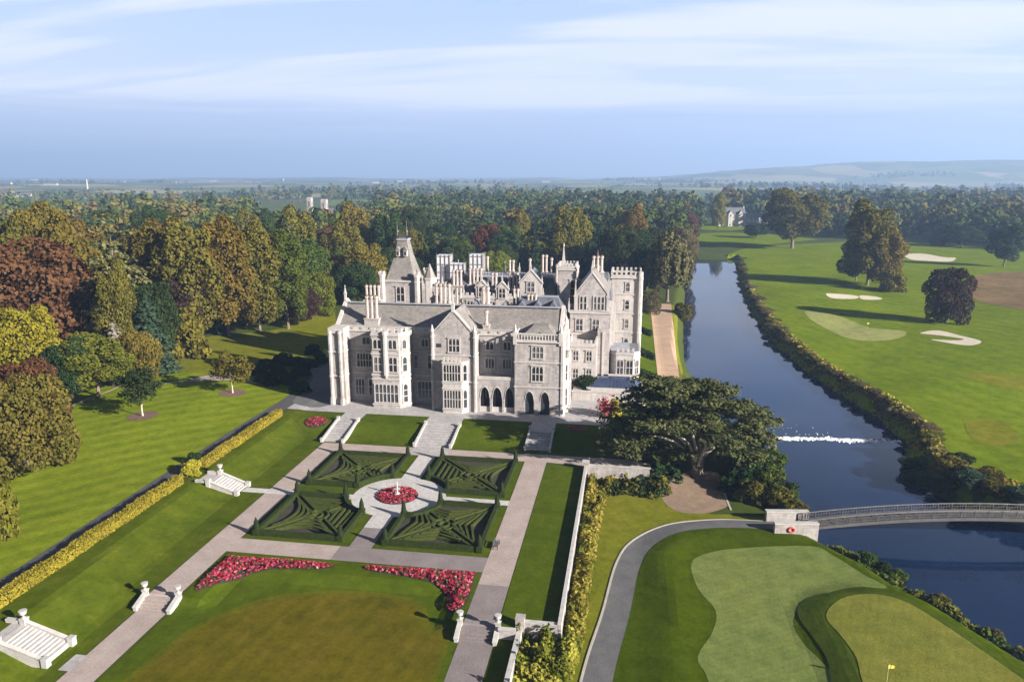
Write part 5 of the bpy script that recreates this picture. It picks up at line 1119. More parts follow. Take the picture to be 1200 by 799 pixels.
def parterre(x0, x1, y0, y1, sx, sy, label, seed, style):
    """sx, sy: which corner points at the round bed"""
    r = random.Random(seed); cx, cyy = (x0 + x1) / 2, (y0 + y1) / 2
    root = empty('box_parterre', (cx, cyy, 0), label, 'parterre', 'box hedge parterres')
    ax, ay = (x1, x0)[sx < 0], (y1, y0)[sy < 0]; bx_, by_ = (x0, x1)[sx < 0], (y0, y1)[sy < 0]
    x0 += .35; x1 -= .35; y0 += .3; y1 -= .3; ax, ay = (x1, x0)[sx < 0], (y1, y0)[sy < 0]; bx_, by_ = (x0, x1)[sx < 0], (y0, y1)[sy < 0]; k = 4.4
    out = [(bx_, by_), (ax, by_), (ax, ay - sy * k * 1.1)]
    for t in (.2, .4, .6, .8):
        q = t; px = ax + (ax - sx * k - ax) * q; py = (ay - sy * k * 1.1) + sy * k * 1.1 * q; d = Vector((px - CX0, py - CY0)); d = d.normalized() * max(d.length, 8.2); out.append((CX0 + d.x, CY0 + d.y))
    out += [(ax - sx * k, ay), (bx_, ay)]
    sheet('soil', [(px + (.1 if px < cx else -.1), py + (.1 if py < cyy else -.1)) for px, py in out], M['soil'], .055, parent=root)
    m = MB(); sweep(m, out, .62, .78, .02, M['box'], True, .6, r)
    m.build('border_hedge', root)
    m = MB(); hz = [.50]
    hw, hh = abs(x1 - x0) / 2 * .88, abs(y1 - y0) / 2 * .88
    def put(line, closed=False, w_=.36, h=None):
        hz[0] += .003; sweep(m, [(cx + p[0] * hw * sx, cyy + p[1] * hh * sy) for p in line], w_, (h or .40) + hz[0] - .5, .02, M['box_top'], closed, .5, r)
    def arc(ox, oy, rr, a0, a1, n=14, ry=None): return [(ox + rr * math.cos(R(a0 + (a1 - a0) * i / n)), oy + (ry or rr) * math.sin(R(a0 + (a1 - a0) * i / n))) for i in range(n + 1)]
    put(arc(0, 0, .13, 0, 345, 20), True); put(arc(0, 0, .29, 0, 345, 24), True)
    def clip(line):
        run = []
        for p in line:
            if p[0] + p[1] < 1.22 and max(abs(p[0]), abs(p[1])) < 1.09: run.append(p)
            else:
                if len(run) > 1: put(run)
                run = []
        if len(run) > 1: put(run)
    for a in (45, 135, 225, 315):                                # double bars from the middle out to the corners
        d = (math.cos(R(a)), math.sin(R(a)))
        for o_ in (-.075, .075):
            n_ = (-d[1] * o_, d[0] * o_); clip([(d[0] * t + n_[0], d[1] * t + n_[1]) for t in np.arange(.34, 1.5, .06)])
    for a in (0, 90, 180, 270):                                  # each side filled with nested figures
        ca, sa = math.cos(R(a)), math.sin(R(a)); tr = lambda p: (p[0] * ca - p[1] * sa, p[0] * sa + p[1] * ca)
        bowed = (style == 0 and a in (180, 270)) or (style == 2 and a in (0, 180))
        for dd_ in (.44, .60, .76, .92):
            e = dd_ - .17
            if e < .12: continue
            if bowed: pts = [(dd_ - .30 * (1 - (t * t)), t * e) for t in np.linspace(-1, 1, 11)]
            elif style == 1: pts = [(dd_ - .22 * (1 - abs(t)), t * e) for t in np.linspace(-1, 1, 9)]
            else: pts = [(dd_, t * e) for t in np.linspace(-1, 1, 7)]
            clip([tr(p) for p in pts])
        if style == 2 and a in (90, 270): put([tr(p) for p in arc(.52, 0, .085, 0, 330, 10)])
    m.build('pattern_hedge', root)
    spots = [(bx_, by_), (ax, by_), (bx_, ay), (ax, ay - sy * k * 1.1), (ax - sx * k, ay)]
    for px, py in spots:
        m = MB(); m.box(px - .42, px + .42, py - .42, py + .42, .02, .92, M['box']); m.cyl(px, py, .9, 2.0, .42, .30, M['yew'], 9); m.cyl(px, py, 1.98, 2.7, .30, .05, M['yew'], 9); m.build('topiary_cone', root)
    return root
parterre(-51.6, -38.4, 91.2, 105.2, 1, 1, 'box hedge parterre of rays and nested fans, nearest the left steps', 1, 0)
parterre(-32.6, -18.6, 91.2, 105.4, -1, 1, 'box hedge parterre of lozenges and scrolls, beside the dark bench', 2, 1)
parterre(-51.6, -38.2, 109.2, 123.6, 1, -1, 'box hedge parterre of saltire bands, below the left terrace steps', 3, 2)
parterre(-32.6, -18.6, 109.4, 124.0, -1, -1, 'box hedge parterre of rays, below the shaded right terrace steps', 4, 0)
# ------------------------------------------------------------------ flower beds
def flower_mat():
    m = bpy.data.materials.new('bedding_flowers'); m.use_nodes = True; t = m.node_tree; t.nodes.clear(); L = t.links.new
    o = N(t, 'ShaderNodeOutputMaterial'); d = N(t, 'ShaderNodeBsdfDiffuse'); tr = N(t, 'ShaderNodeBsdfTranslucent'); mx = N(t, 'ShaderNodeMixShader', Fac=.25); L(d.outputs[0], mx.inputs[1]); L(tr.outputs[0], mx.inputs[2]); L(mx.outputs[0], o.inputs[0])
    g = N(t, 'ShaderNodeNewGeometry'); col = ramp(t, g.outputs['Random Per Island'], [(0, (.26, .012, .03)), (.2, (.38, .035, .065)), (.5, (.46, .11, .16)), (.68, (.36, .05, .12)), (.78, (.05, .075, .018)), (.975, (.44, .2, .22))])
    for r_ in t.nodes:
        if r_.type == 'VALTORGB': r_.color_ramp.interpolation = 'CONSTANT'
    L(col, d.inputs[0]); L(col, tr.inputs[0]); return m
M['flowers'] = flower_mat()
def flower_bed(poly, label, hole=None, h=.55, dens=30, group=None):
    c = (sum(p[0] for p in poly) / len(poly), sum(p[1] for p in poly) / len(poly)); root = empty('flower_bed', (c[0], c[1], gz(*c)), label, 'flower bed', group)
    sheet('soil', poly, M['soil'], .085, parent=root)
    r = RG(len(poly) * 3 + int(abs(c[0])) + 1); xs = [p[0] for p in poly]; ys = [p[1] for p in poly]; A = (max(xs) - min(xs)) * (max(ys) - min(ys)); n = int(A * dens)
    q = np.stack([r.uniform(min(xs), max(xs), n), r.uniform(min(ys), max(ys), n)], 1); sd = poly_sd(poly, q[:, 0], q[:, 1]); ok = sd < -.12
    if hole: ok &= np.hypot(q[:, 0] - hole[0], q[:, 1] - hole[1]) > hole[2]
    q, sd = q[ok], sd[ok]; hh = h * np.minimum(1, .35 + -sd * .8) * r.uniform(.75, 1.1, len(q)); z = lattice(q[:, 0], q[:, 1]) + hh
    Vq = quads(np.stack([q[:, 0], q[:, 1], z], 1), np.tile([0, -.25, 1.], (len(q), 1)), .25, r, 1.0, .35); Vq -= np.array(org(root)); link('flowers', mesh_np('flowers', Vq, np.arange(len(Vq)).reshape(-1, 4), [M['flowers']]), root); return root
circ = lambda cx, cy, rx, ry, n=28: [(cx + rx * math.cos(6.2832 * i / n), cy + ry * math.sin(6.2832 * i / n)) for i in range(n)]
flower_bed(circ(CX0 - .35, CY0 + .2, 3.35, 3.3), 'round bed of red and pink flowers round the white fountain', (CX0 - .35, CY0 + .2, .8))
flower_bed(smooth([(-51.3, 76.4), (-52.1, 78.2), (-51.9, 83.9), (-50.5, 85.0), (-38.3, 85.2), (-37.8, 83.9), (-44.4, 82.8), (-47.3, 81.6), (-49.4, 79.2)], 3), 'long curved bed of pink flowers at the corner by the left gravel path')
flower_bed(smooth([(-31.9, 84.3), (-31.8, 85.4), (-19.2, 85.9), (-18.3, 84.9), (-18.1, 79.0), (-19.2, 77.2), (-20.3, 78.4), (-21.2, 81.2), (-24.4, 83.2)], 3), 'curved bed of pink flowers widening towards the right gravel path')
flower_bed(circ(-61.4, 136.0, 2.3, 2.0, 18), 'small round red bed on the lawn below the left end of the terrace')
flower_bed(circ(-9.3, 139.3, 2.2, 1.2, 18), 'small red bed in the shade right of the shaded terrace steps', dens=18)
# ------------------------------------------------------------------ fountain
WS = M['white_stone']; fx, fy = CX0 - .35, CY0 + .2
t = empty('fountain', (fx, fy, 0), 'small white stone fountain figure in the middle of the round flower bed', 'fountain')
m = MB(); m.lathe(fx, fy, [(.55, .05), (.55, .4), (.35, .45), (.35, .65)], WS, 14); m.build('plinth', t)
m = MB(); m.lathe(fx, fy, [(.13, .65), (.12, 1.05), (.5, 1.22), (.54, 1.3), (.46, 1.31)], WS, 16); m.build('bowl', t)
m = MB(); m.lathe(fx, fy, [(.14, 1.3), (.1, 1.5), (.19, 1.8), (.16, 2.1), (.07, 2.2), (.11, 2.32), (.1, 2.43), (.02, 2.5)], WS, 12); m.tube((fx - .12, fy, 2.0), (fx - .3, fy - .05, 2.3), .04, WS); m.build('figure', t)
# ------------------------------------------------------------------ steps, piers and urns
def urn(x, y, z, label, group='stone urns on the garden piers', s=1.0):
    t = MB(); t.lathe(x, y, [(.24 * s, z), (.24 * s, z + .08 * s), (.09 * s, z + .12 * s), (.09 * s, z + .25 * s), (.34 * s, z + .5 * s), (.36 * s, z + .75 * s), (.42 * s, z + .8 * s), (.42 * s, z + .86 * s), (.34 * s, z + .87 * s)], WS, 14)
    return tag(t.build('urn', None, (x, y, z)), label, 'urn', group)
def stairs_y(x0, x1, y0, y1, z0, z1, n, label, mat, group=None, wall=.26, ped=True):
    """flight rising with y between two low side walls"""
    t = empty('garden_steps', ((x0 + x1) / 2, y0, z0), label, 'steps', group); m = MB()
    for i in range(n): a = y0 + (y1 - y0) * i / n; m.box(x0 + wall, x1 - wall, a, y1 + .3, z0 - .3 + .002 * i, z0 + (z1 - z0) * (i + 1) / n, mat)
    m.build('treads', t)
    for xa in (x0, x1 - wall):
        m = MB(); hh = .42
        m.hexa([(xa, y0 - .3, z0 - .4), (xa + wall, y0 - .3, z0 - .4), (xa + wall, y1 + .4, z0 - .4), (xa, y1 + .4, z0 - .4), (xa, y0 - .3, z0 + hh), (xa + wall, y0 - .3, z0 + hh), (xa + wall, y1 + .4, z1 + hh), (xa, y1 + .4, z1 + hh)], WS)
        m.hexa([(xa - .06, y0 - .36, z0 + hh), (xa + wall + .06, y0 - .36, z0 + hh), (xa + wall + .06, y1 + .46, z1 + hh), (xa - .06, y1 + .46, z1 + hh), (xa - .06, y0 - .36, z0 + hh + .14), (xa + wall + .06, y0 - .36, z0 + hh + .14), (xa + wall + .06, y1 + .46, z1 + hh + .14), (xa - .06, y1 + .46, z1 + hh + .14)], WS)
        m.build('side_wall', t)
        if ped:
            for yy, zz in ((y0 - .3, z0), (y1 + .4, z1)): m = MB(); m.box(xa - .1, xa + wall + .1, yy - .28, yy + .28, zz - .4, zz + .66, WS); m.box(xa - .16, xa + wall + .16, yy - .34, yy + .34, zz + .66, zz + .76, WS); m.build('pier', t)
    return t
PV = M['paving']
stairs_y(-57.4, -52.9, 129.2, 137.0, .05, 1.64, 8, 'pale stone steps at the left end of the terrace lawn', PV)
stairs_y(-39.2, -32.0, 129.6, 137.0, .05, 1.64, 8, 'wide pale stone steps in the middle of the terrace lawn', PV)
stairs_y(-18.3, -13.5, 130.6, 137.0, .05, 1.64, 8, 'shaded stone steps at the right of the terrace lawn', PV)
for xa, xb, lab, side in ((-57.2, -52.4, 'of the left gravel path', 'left'), (-18.0, -13.2, 'of the right gravel path', 'right')):
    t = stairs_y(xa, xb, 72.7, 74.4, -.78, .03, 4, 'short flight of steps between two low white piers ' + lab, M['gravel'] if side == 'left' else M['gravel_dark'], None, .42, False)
    for px, w2 in ((xa + .21, 'outer' if side == 'left' else 'inner'), (xb - .21, 'inner' if side == 'left' else 'outer')):
        m = MB(); m.box(px - .27, px + .27, 74.35, 74.9, -.3, .72, WS); m.box(px - .33, px + .33, 74.29, 74.96, .72, .83, WS); m.build('pier', t)
        urn(px, 74.62, .83, 'white urn on the %s pier %s' % ('croquet lawn side' if (side == 'left') == (w2 == 'inner') else 'hedge side' if side == 'left' else 'ivy wall side', lab))
def stairs_x(xt, xb, y0, y1, zt, zb, n, label, wing=True):
    """flight falling with x, splayed landing at the top"""
    t = empty('garden_steps', (xt, (y0 + y1) / 2, zb), label, 'steps'); m = MB(); w = .35
    for i in range(n): a = xb - (xb - xt) * i / n; m.box(xt - .3, a, y0 + w, y1 - w, zb - .4 + .002 * i, zb + (zt - zb) * (i + 1) / n, WS)
    m.box(xt - 2.6, xt - .29, y0, y1, zb - .2, zt + .004, PV); m.build('treads', t)
    for ya in (y0, y1 - w):
        m = MB()
        for (e, h, za) in ((0, .34, 0), (.06, .46, .34)):
            m.hexa([(xt - .2, ya - e, (zt + za) if za else zb - .4), (xb + .3, ya - e, (zb + za) if za else zb - .4), (xb + .3, ya + w + e, (zb + za) if za else zb - .4), (xt - .2, ya + w + e, (zt + za) if za else zb - .4), (xt - .2, ya - e, zt + h), (xb + .3, ya - e, zb + h), (xb + .3, ya + w + e, zb + h), (xt - .2, ya + w + e, zt + h)], WS)
        m.box(xt - 2.4, xt - .2, ya, ya + w, zb, zt + .34, WS); m.box(xt - 2.4, xt - .2, ya - .06, ya + w + .06, zt + .34, zt + .46, WS); m.build('side_wall', t)
        for px, zz in ((xt - .2, zt), (xb + .25, zb)): m = MB(); m.box(px - .32, px + .32, ya - .15, ya + w + .15, zb - .3, zz + .62, WS); m.box(px - .37, px + .37, ya - .19, ya + w + .19, zz + .62, zz + .73, WS); m.build('pier', t)
    return t
stairs_x(-64.3, -59.2, 60.7, 64.8, 1.82, .08, 11, 'broad white stone steps down from the yellow hedge, nearest the camera')
urn(-64.5, 64.6, 2.55, 'white urn at the head of the broad white steps nearest the camera', s=1.05)
stairs_x(-65.4, -61.1, 103.3, 107.3, 1.82, .08, 9, 'white stone steps down from the gap in the yellow hedge to the parterre')
urn(-65.6, 107.1, 2.55, 'white urn at the head of the steps by the gap in the hedge', s=1.1)
# ------------------------------------------------------------------ yellow hedge along the drive
def clipped_hedge(x0, x1, y0, y1, h, label, seed, leafm='leaf_hedge', zz=None, name='hedge', grp=None):
    r = RG(seed); cxx, cyy = (x0 + x1) / 2, (y0 + y1) / 2; z0 = gzf(cxx, cyy) if zz is None else zz; n = int((y1 - y0) * (x1 - x0 + 2 * h) * 110)
    root = empty(name, (cxx, cyy, z0), label, 'hedge', grp); u = r.rand(n) * (x1 - x0 + 2 * h); y = r.uniform(y0, y1, n); P_, N_ = np.zeros((n, 3)), np.zeros((n, 3)); wd = x1 - x0
    a = u < h; b = u > h + wd; c = ~a & ~b; P_[a] = np.stack([np.full(a.sum(), x0), y[a], u[a]], 1); N_[a] = (-1, 0, 0); P_[b] = np.stack([np.full(b.sum(), x1), y[b], u[b] - h - wd], 1); N_[b] = (1, 0, 0); P_[c] = np.stack([x0 + u[c] - h, y[c], np.full(c.sum(), h)], 1); N_[c] = (0, 0, 1)
    ends = r.rand(n) < (2 * wd) / (y1 - y0 + 2 * wd); P_[ends] = np.stack([r.uniform(x0, x1, ends.sum()), np.where(r.rand(ends.sum()) < .5, y0, y1), r.uniform(0, h, ends.sum())], 1); N_[ends, :] = (0, -1, .3)
    P_ += r.normal(0, .07, P_.shape); P_[:, 2] += .10 * np.sin(P_[:, 1] * .55) + .05 * np.sin(P_[:, 1] * 2.3); P_[:, 2] += z0
    Vq = quads(P_, N_, .15, r, 1.0, .5) - np.array(org(root)); link('foliage', mesh_np('foliage', Vq, np.arange(len(Vq)).reshape(-1, 4), [M[leafm]]), root)
    m = MB(); m.box(x0 + .12, x1 - .12, y0 + .12, y1 - .12, z0 - .2, z0 + h - .18, M['yew']); m.build('stems', root); return root
clipped_hedge(-70.8, -69.4, 46, 102.6, 1.35, 'long yellow clipped hedge between the drive and the lawn, nearest the camera', 1)
clipped_hedge(-70.8, -69.4, 109.6, 137.6, 1.3, 'yellow clipped hedge between the drive and the lawn, ending at the terrace', 2)
T_('bush', (-70.4, 106.2, 2.2, 3.2), 'hedge', 'loose yellow bushes filling the gap of the hedge above the white steps', name='bush', cat='bush', z=1.8)
T_('bush', (-72.2, 110.5, 2.0, 2.4), 'dark', 'dark bush on the drive edge behind the gap in the yellow hedge', name='bush', cat='bush', z=1.8)
# mulch rings
for xy, rad, lab in (((-96.2, 131.2), 2.9, 'dark green'), ((-87.3, 150.3), 2.9, 'bronze')):
    tag(sheet('mulch_bed', circ(xy[0], xy[1], rad, rad, 24), M['mulch'], .09), 'round bark mulch bed under the small %s tree' % lab, 'mulch bed', None, 'thing')
# garden bench
bx, by = -16.9, 93.2; t = empty('bench', (bx, by, .05), 'dark garden bench on the gravel at the corner of the parterre', 'bench'); DM = M['dark_metal']
m = MB()
for k in range(4): m.box(bx - .32 + k * .16, bx - .2 + k * .16, by - .9, by + .9, .46, .50, DM)
m.build('seat', t); m = MB()
for k in range(4): m.box(bx - .42, bx - .38, by - .9, by + .9, .58 + k * .13, .67 + k * .13, DM)
m.build('backrest', t)
for sx_ in (-.36, .26):
    for sy_ in (-.82, .82): m = MB(); m.box(bx + sx_ - .04, bx + sx_ + .04, by + sy_ - .04, by + sy_ + .04, .05, .46 if sx_ > 0 else 1.08, DM); m.build('leg', t)
for sy_ in (-.82, .82): m = MB(); m.box(bx - .36, bx + .3, by + sy_ - .035, by + sy_ + .035, .66, .70, DM); m.box(bx + .23, bx + .3, by + sy_ - .03, by + sy_ + .03, .5, .66, DM); m.build('armrest', t)
# ------------------------------------------------------------------ retaining wall with climbers
t = empty('retaining_wall', (-6.5, 100, -2.2), 'pale garden wall with white coping between the lawn and the golf course', 'wall')
m = MB(); m.box(-6.70, -6.36, 75.6, 123.4, -2.8, .75, ST); m.box(-11.1, -6.78, 75.3, 75.8, -2.8, .55, ST); m.box(-11.2, -10.7, 48, 75.3, -2.8, .05, ST); m.box(-6.28, 4.4, 123.1, 123.6, -2.8, .75, ST); m.build('masonry', t)
m = MB(); m.box(-6.75, -6.31, 75.2, 123.7, .75, .84, WS); m.box(-11.3, -6.82, 75.25, 75.85, .55, .66, WS); m.box(-11.24, -10.66, 48, 75.25, .05, .16, WS); m.box(-6.24, 4.6, 123.05, 123.65, .75, .857, WS); m.build('coping', t)
m = MB(); m.box(-7.05, -6.0, 122.8, 123.9, -2.5, 1.3, ST); m.box(-7.15, -5.9, 122.7, 124.0, 1.3, 1.45, WS); m.box(-11.5, -10.5, 75.0, 76.0, -2.5, 1.1, ST); m.box(-11.55, -10.45, 74.95, 76.05, 1.1, 1.2, ST); m.build('pier', t)
m = MB(); m.box(-13.2, -11.3, 73.6, 73.95, -1.4, .5, ST); m.box(-13.25, -11.25, 73.5, 74.05, .5, .65, WS); m.build('low_wall', t)
def planting(name, pts, label, leafs, size=.34, hmax=1.7, dens=40, seed=3, cat='planting', kind='stuff'):
    """loose ground-covering plants: pts = polygon"""
    r = RG(seed); xs = [p[0] for p in pts]; ys = [p[1] for p in pts]; n = int((max(xs) - min(xs)) * (max(ys) - min(ys)) * dens); q = np.stack([r.uniform(min(xs), max(xs), n), r.uniform(min(ys), max(ys), n)], 1); sd = poly_sd(pts, q[:, 0], q[:, 1]); q, sd = q[sd < 0], sd[sd < 0]
    bump_ = .55 + .9 * vnoise(q[:, 0], q[:, 1], 1.3, seed) + .5 * vnoise(q[:, 0], q[:, 1], .5, seed + 1); h = hmax * np.clip(bump_, .05, 1.3) * np.minimum(1, -sd / .7 + .2) * r.rand(len(q)) ** .35
    Pq = np.stack([q[:, 0], q[:, 1], F(q[:, 0], q[:, 1]) + h], 1); Vq = quads(Pq, np.tile([.2, -.3, .9], (len(q), 1)), size, r, 1.2, .7); o = link(name, mesh_np(name, Vq, np.arange(len(Vq)).reshape(-1, 4), [M[l] for l in leafs]))
    if len(leafs) > 1: o.data.polygons.foreach_set('material_index', (vnoise(q[:, 0], q[:, 1], 1.7, seed + 5) + r.normal(0, .16, len(q)) > 0).astype(np.int32) * 1)
    return tag(o, label, cat, None, kind)
planting('climbing_plants', [(-6.2, 75.9), (-3.9, 76.2), (-3.6, 90), (-3.3, 105), (-2.6, 116), (-1.0, 122.8), (-6.2, 122.8)], 'yellow green climbers and shrubs along the outer foot of the garden wall', ('leaf_climber', 'leaf_lime'), .30, 2.4, 50, 11)
planting('climbing_plants', [(-10.6, 64), (-11.2, 75.3), (-6.2, 75.6), (-3.9, 75.6), (-4.6, 70), (-7.6, 64.2)], 'yellow green climbers in the corner where the wall steps in', ('leaf_climber', 'leaf_lime'), .30, 3.4, 60, 12)
planting('wall_shrubs', [(-3.0, 117), (-1.8, 122.9), (7.5, 122.9), (8.0, 119), (5, 117.2), (1, 118.2)], 'dark shrubs in the corner below the cedar', ('leaf_dark', 'leaf_olive'), .42, 2.4, 22, 14)
planting('wall_shrubs', [(5.5, 121.5), (5.0, 128), (9.5, 129), (10, 122.5)], 'dark ferny shrubs at the foot of the cedar', ('leaf_dark', 'leaf_dark'), .45, 2.2, 24, 15)
# ------------------------------------------------------------------ shrubs along the river
k = 0
for x, y, h, w_, lf in [(19.5, 123, 3.2, 5, 'dark'), (21, 119.5, 3, 5, 'olive'), (23.5, 122.5, 3.5, 5.5, 'green'), (24.5, 118, 2.8, 4.6, 'olive'), (26.2, 121, 3, 5, 'dark'), (26.5, 116, 2.6, 4.4, 'olive'), (21, 127.5, 4, 6, 'dark'), (24.5, 129, 4, 6, 'green'), (22.5, 134, 4.4, 6.4, 'dark'), (20, 140, 5, 7, 'dark'), (17.5, 122, 2.2, 3.6, 'dark')]:
    T_('bush', (x, y, h, w_), lf, 'leafy shrub on the near river bank between the cedar and the footbridge', name='shrub', cat='shrub', group='shrubs below the cedar')
r = RG(31); ln = smooth([(68, 500), (57.5, 399), (50.8, 310), (49.4, 253.5), (52, 214.8), (55.5, 192.3), (59, 173.7), (59.4, 156.9), (56.6, 145)], 14, False); acc = 0; prev = ln[0]
for q in ln[1:]:
    acc += math.dist(q, prev); prev = q; stp = r.uniform(2.6, 7.5) if q[1] < 260 else r.uniform(5, 11)
    if acc > stp: acc = 0; T_('bush', (q[0] + r.uniform(-.8, 1.6), q[1] + r.uniform(-.6, .6), r.uniform(.6, 1.7), r.uniform(2.6, 5.2) * (1 if q[1] < 260 else 1.35)), ('olive', 'willow', 'willow', 'bronze', 'green')[r.randint(5)], 'low brown green shrub in the hedge along the far river bank', name='shrub', cat='shrub', group='shrubs along the far river bank')
for x, y, h, w_ in [(54, 141, 2.3, 6), (53, 136.5, 2.0, 5.2), (56, 134.5, 2.4, 5.6), (54.4, 131, 1.9, 5), (58, 129.5, 2.2, 5.5), (60.5, 126, 1.8, 5), (58.8, 137.5, 2.0, 5), (64, 124, 2.2, 6), (61.5, 130.5, 2, 5)]:
    T_('bush', (x, y, h, w_), ('dark', 'blue', 'olive')[k % 3], 'dark green shrub in the clump on the far bank beside the footbridge', name='shrub', cat='shrub', group='shrubs by the far end of the footbridge'); k += 1
planting('bank_reeds', ribbon([(52.5, 300), (51.5, 253), (54, 216), (57.4, 193), (60.6, 174), (60.8, 158), (58.8, 148), (59, 140), (62, 132), (67, 127), (74, 122.5)], .4, 2.6)[::-1], 'tawny reeds and grass along the top of the far bank', ('leaf_climber', 'leaf_bronze'), .45, 1.0, 5, 18)
planting('bank_reeds', ribbon([(53, 380), (48.6, 310), (47.3, 253.5), (49.9, 214.8), (53.4, 192.3), (56.9, 173.7), (57.3, 156.9), (54, 143)], 5.2, 1.0), 'rough grass and reeds on the far bank below the shrubs', ('leaf_climber', 'leaf_willow'), .5, 1.0, 6, 23)
planting('bank_reeds', [(29.5, 105.5), (32, 107), (36, 103.3), (38.5, 98.5), (42, 94.4), (45, 88.6), (48, 83.6), (46.5, 82.4), (43, 87), (39.5, 92.8), (35.6, 98), (32, 103)], 'green and brown reeds on the bank below the putting green', ('leaf_olive', 'leaf_green'), .42, 1.3, 18, 19)
for x, y, h, w_, lf in ((34.6, 103.6, 2.0, 3.4, 'green'), (37, 100.2, 1.8, 3.0, 'green'), (36.0, 102.2, 1.9, 3.2, 'dark'), (40.4, 94.6, 1.5, 2.8, 'olive'), (44.4, 88.2, 1.4, 2.6, 'willow')):
    T_('bush', (x, y, h, w_), lf, 'low waterside bush on the bank below the near putting green', name='bush', cat='bush', group='bushes below the putting green')
# shaded shrubs west of the castle, three hedges by the river walk
r = RG(55)
for u, (x, y) in enumerate([(-91.0, 173.6), (-85.2, 167.8), (-79.0, 160.9), (-82.0, 158.9), (-79.6, 168.6), (-85.5, 178.0), (-80.3, 177.0), (-88.7, 177.5), (-79.3, 181.7), (-90.4, 166.9), (-73.2, 154.6), (-85.3, 161.4), (-86.0, 190.4)]):
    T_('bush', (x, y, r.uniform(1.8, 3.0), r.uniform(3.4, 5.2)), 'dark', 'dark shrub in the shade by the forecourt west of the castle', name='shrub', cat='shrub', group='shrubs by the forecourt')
for i, (y0, lab) in enumerate(((182, 'nearest the cedar'), (205.5, 'between two others'), (237, 'beside the river tower'))):
    n = 700; rr = RG(60 + i); Pq = np.stack([rr.uniform(3.4, 7.4, n), rr.uniform(y0, y0 + 3, n), np.zeros(n)], 1); Pq[:, 2] = F(Pq[:, 0], Pq[:, 1]) + rr.rand(n) ** .4 * 1.8; root = empty('hedge', (5.4, y0 + 1.5, gzf(5.4, y0 + 1.5)), 'short dark hedge by the red gravel walk, ' + lab, 'hedge')
    Vq = quads(Pq, np.tile([0, -.2, 1.], (n, 1)), .5, rr) - np.array(org(root)); link('foliage', mesh_np('foliage', Vq, np.arange(len(Vq)).reshape(-1, 4), [M['leaf_dark']]), root); m = MB(); m.box(3.8, 7.0, y0 + .4, y0 + 2.6, gzf(5.4, y0) - .4, gzf(5.4, y0) + 1.2, M['yew']); m.build('stems', root)
t = empty('flower_pot', (-4.4, 147.5, T), 'tall planter of red and yellow flowers at the right end of the terrace', 'planter'); m = MB(); m.lathe(-4.4, 147.5, [(.55, T), (.85, T + 1.0), (.95, T + 1.05), (.8, T + 1.06)], M['mulch'], 12); m.build('pot', t)
rr = RG(8); Pq = rr.normal(0, 1, (420, 3)) * [.75, .7, .85] + [-4.4, 147.5, T + 2.2]; Vq = quads(Pq, rr.normal(0, 1, (420, 3)) + [0, -.4, .6], .36, rr) - np.array(org(t)); link('flowers', mesh_np('flowers', Vq, np.arange(len(Vq)).reshape(-1, 4), [M['flowers']]), t)
T_('bush', (-2.4, 148.4, 3.4, 2.6), 'hedge', 'yellow bush beside the tall red planter', name='bush', cat='bush'); T_('bush', (-8.5, 164.6, 2.4, 6.0), 'dark', 'dark shrub on the pool terrace beside the glass roof', name='shrub', cat='shrub', z=3.2)
# ------------------------------------------------------------------ footbridge
b0, b1 = Vector((27.2, 110.2)), Vector((79.5, 117.2)); dd = (b1 - b0).normalized(); pp = Vector((-dd.y, dd.x)); BL = (b1 - b0).length
t = empty('footbridge', (27.2, 110.2, -1.4), 'long arched grey timber footbridge across the dark river', 'bridge'); GT = M['grey_timber']; BD = simple('dark_bridge_timber', (.045, .043, .043), (.085, .08, .08), 1.5, .8, .2)
def bp(s, o): q = b0 + dd * s + pp * o; return q.x, q.y
def bz(s): return -1.25 + 1.9 * (1 - ((s / BL) * 2 - 1) ** 2)
NS = 26
for o_, nm in ((-1.25, 'a'), (1.25, 'b')):
    m = MB()
    for i in range(NS):
        s0, s1 = BL * i / NS, BL * (i + 1) / NS
        for zo, hh, th in ((-.62, .48, .16), (.02, .08, .07), (.48, .06, .05), (.95, .09, .15)):
            (xa, ya), (xb, yb) = bp(s0, o_ - th / 2), bp(s1, o_ - th / 2); (xc, yc), (xd, yd) = bp(s1, o_ + th / 2), bp(s0, o_ + th / 2)
            m.hexa([(xa, ya, bz(s0) + zo), (xb, yb, bz(s1) + zo), (xc, yc, bz(s1) + zo), (xd, yd, bz(s0) + zo), (xa, ya, bz(s0) + zo + hh), (xb, yb, bz(s1) + zo + hh), (xc, yc, bz(s1) + zo + hh), (xd, yd, bz(s0) + zo + hh)], GT if zo > .9 else BD)
        for q in range(5):
            s = s0 + (s1 - s0) * q / 5; (xa, ya) = bp(s, o_); r_ = .075 if q == 0 else .028; m.box(xa - r_, xa + r_, ya - r_, ya + r_, bz(s) - (.5 if q == 0 else 0), bz(s) + .95, BD)
        m.tube((*bp(s0, o_ - .02), bz(s0) + .05), (*bp(s1, o_ - .02), bz(s1) + .92), .03, BD, 5)
    m.build('railing', t)
m = MB()
for i in range(NS * 5):
    s0, s1 = BL * i / (NS * 5) + .01, BL * (i + 1) / (NS * 5) - .01; (xa, ya), (xb, yb), (xc, yc), (xd, yd) = bp(s0, -1.1), bp(s1, -1.1), bp(s1, 1.1), bp(s0, 1.1)
    m.hexa([(xa, ya, bz(s0) - .1), (xb, yb, bz(s1) - .1), (xc, yc, bz(s1) - .1), (xd, yd, bz(s0) - .1), (xa, ya, bz(s0)), (xb, yb, bz(s1)), (xc, yc, bz(s1)), (xd, yd, bz(s0))], M['deck'])
m.build('deck', t)
for s in (BL * .97,): m = MB(); (xa, ya) = bp(s, 0); m.box(xa - .8, xa + .8, ya - 1.6, ya + 1.6, -6, bz(s) - .63, ST); m.build('pier', t)
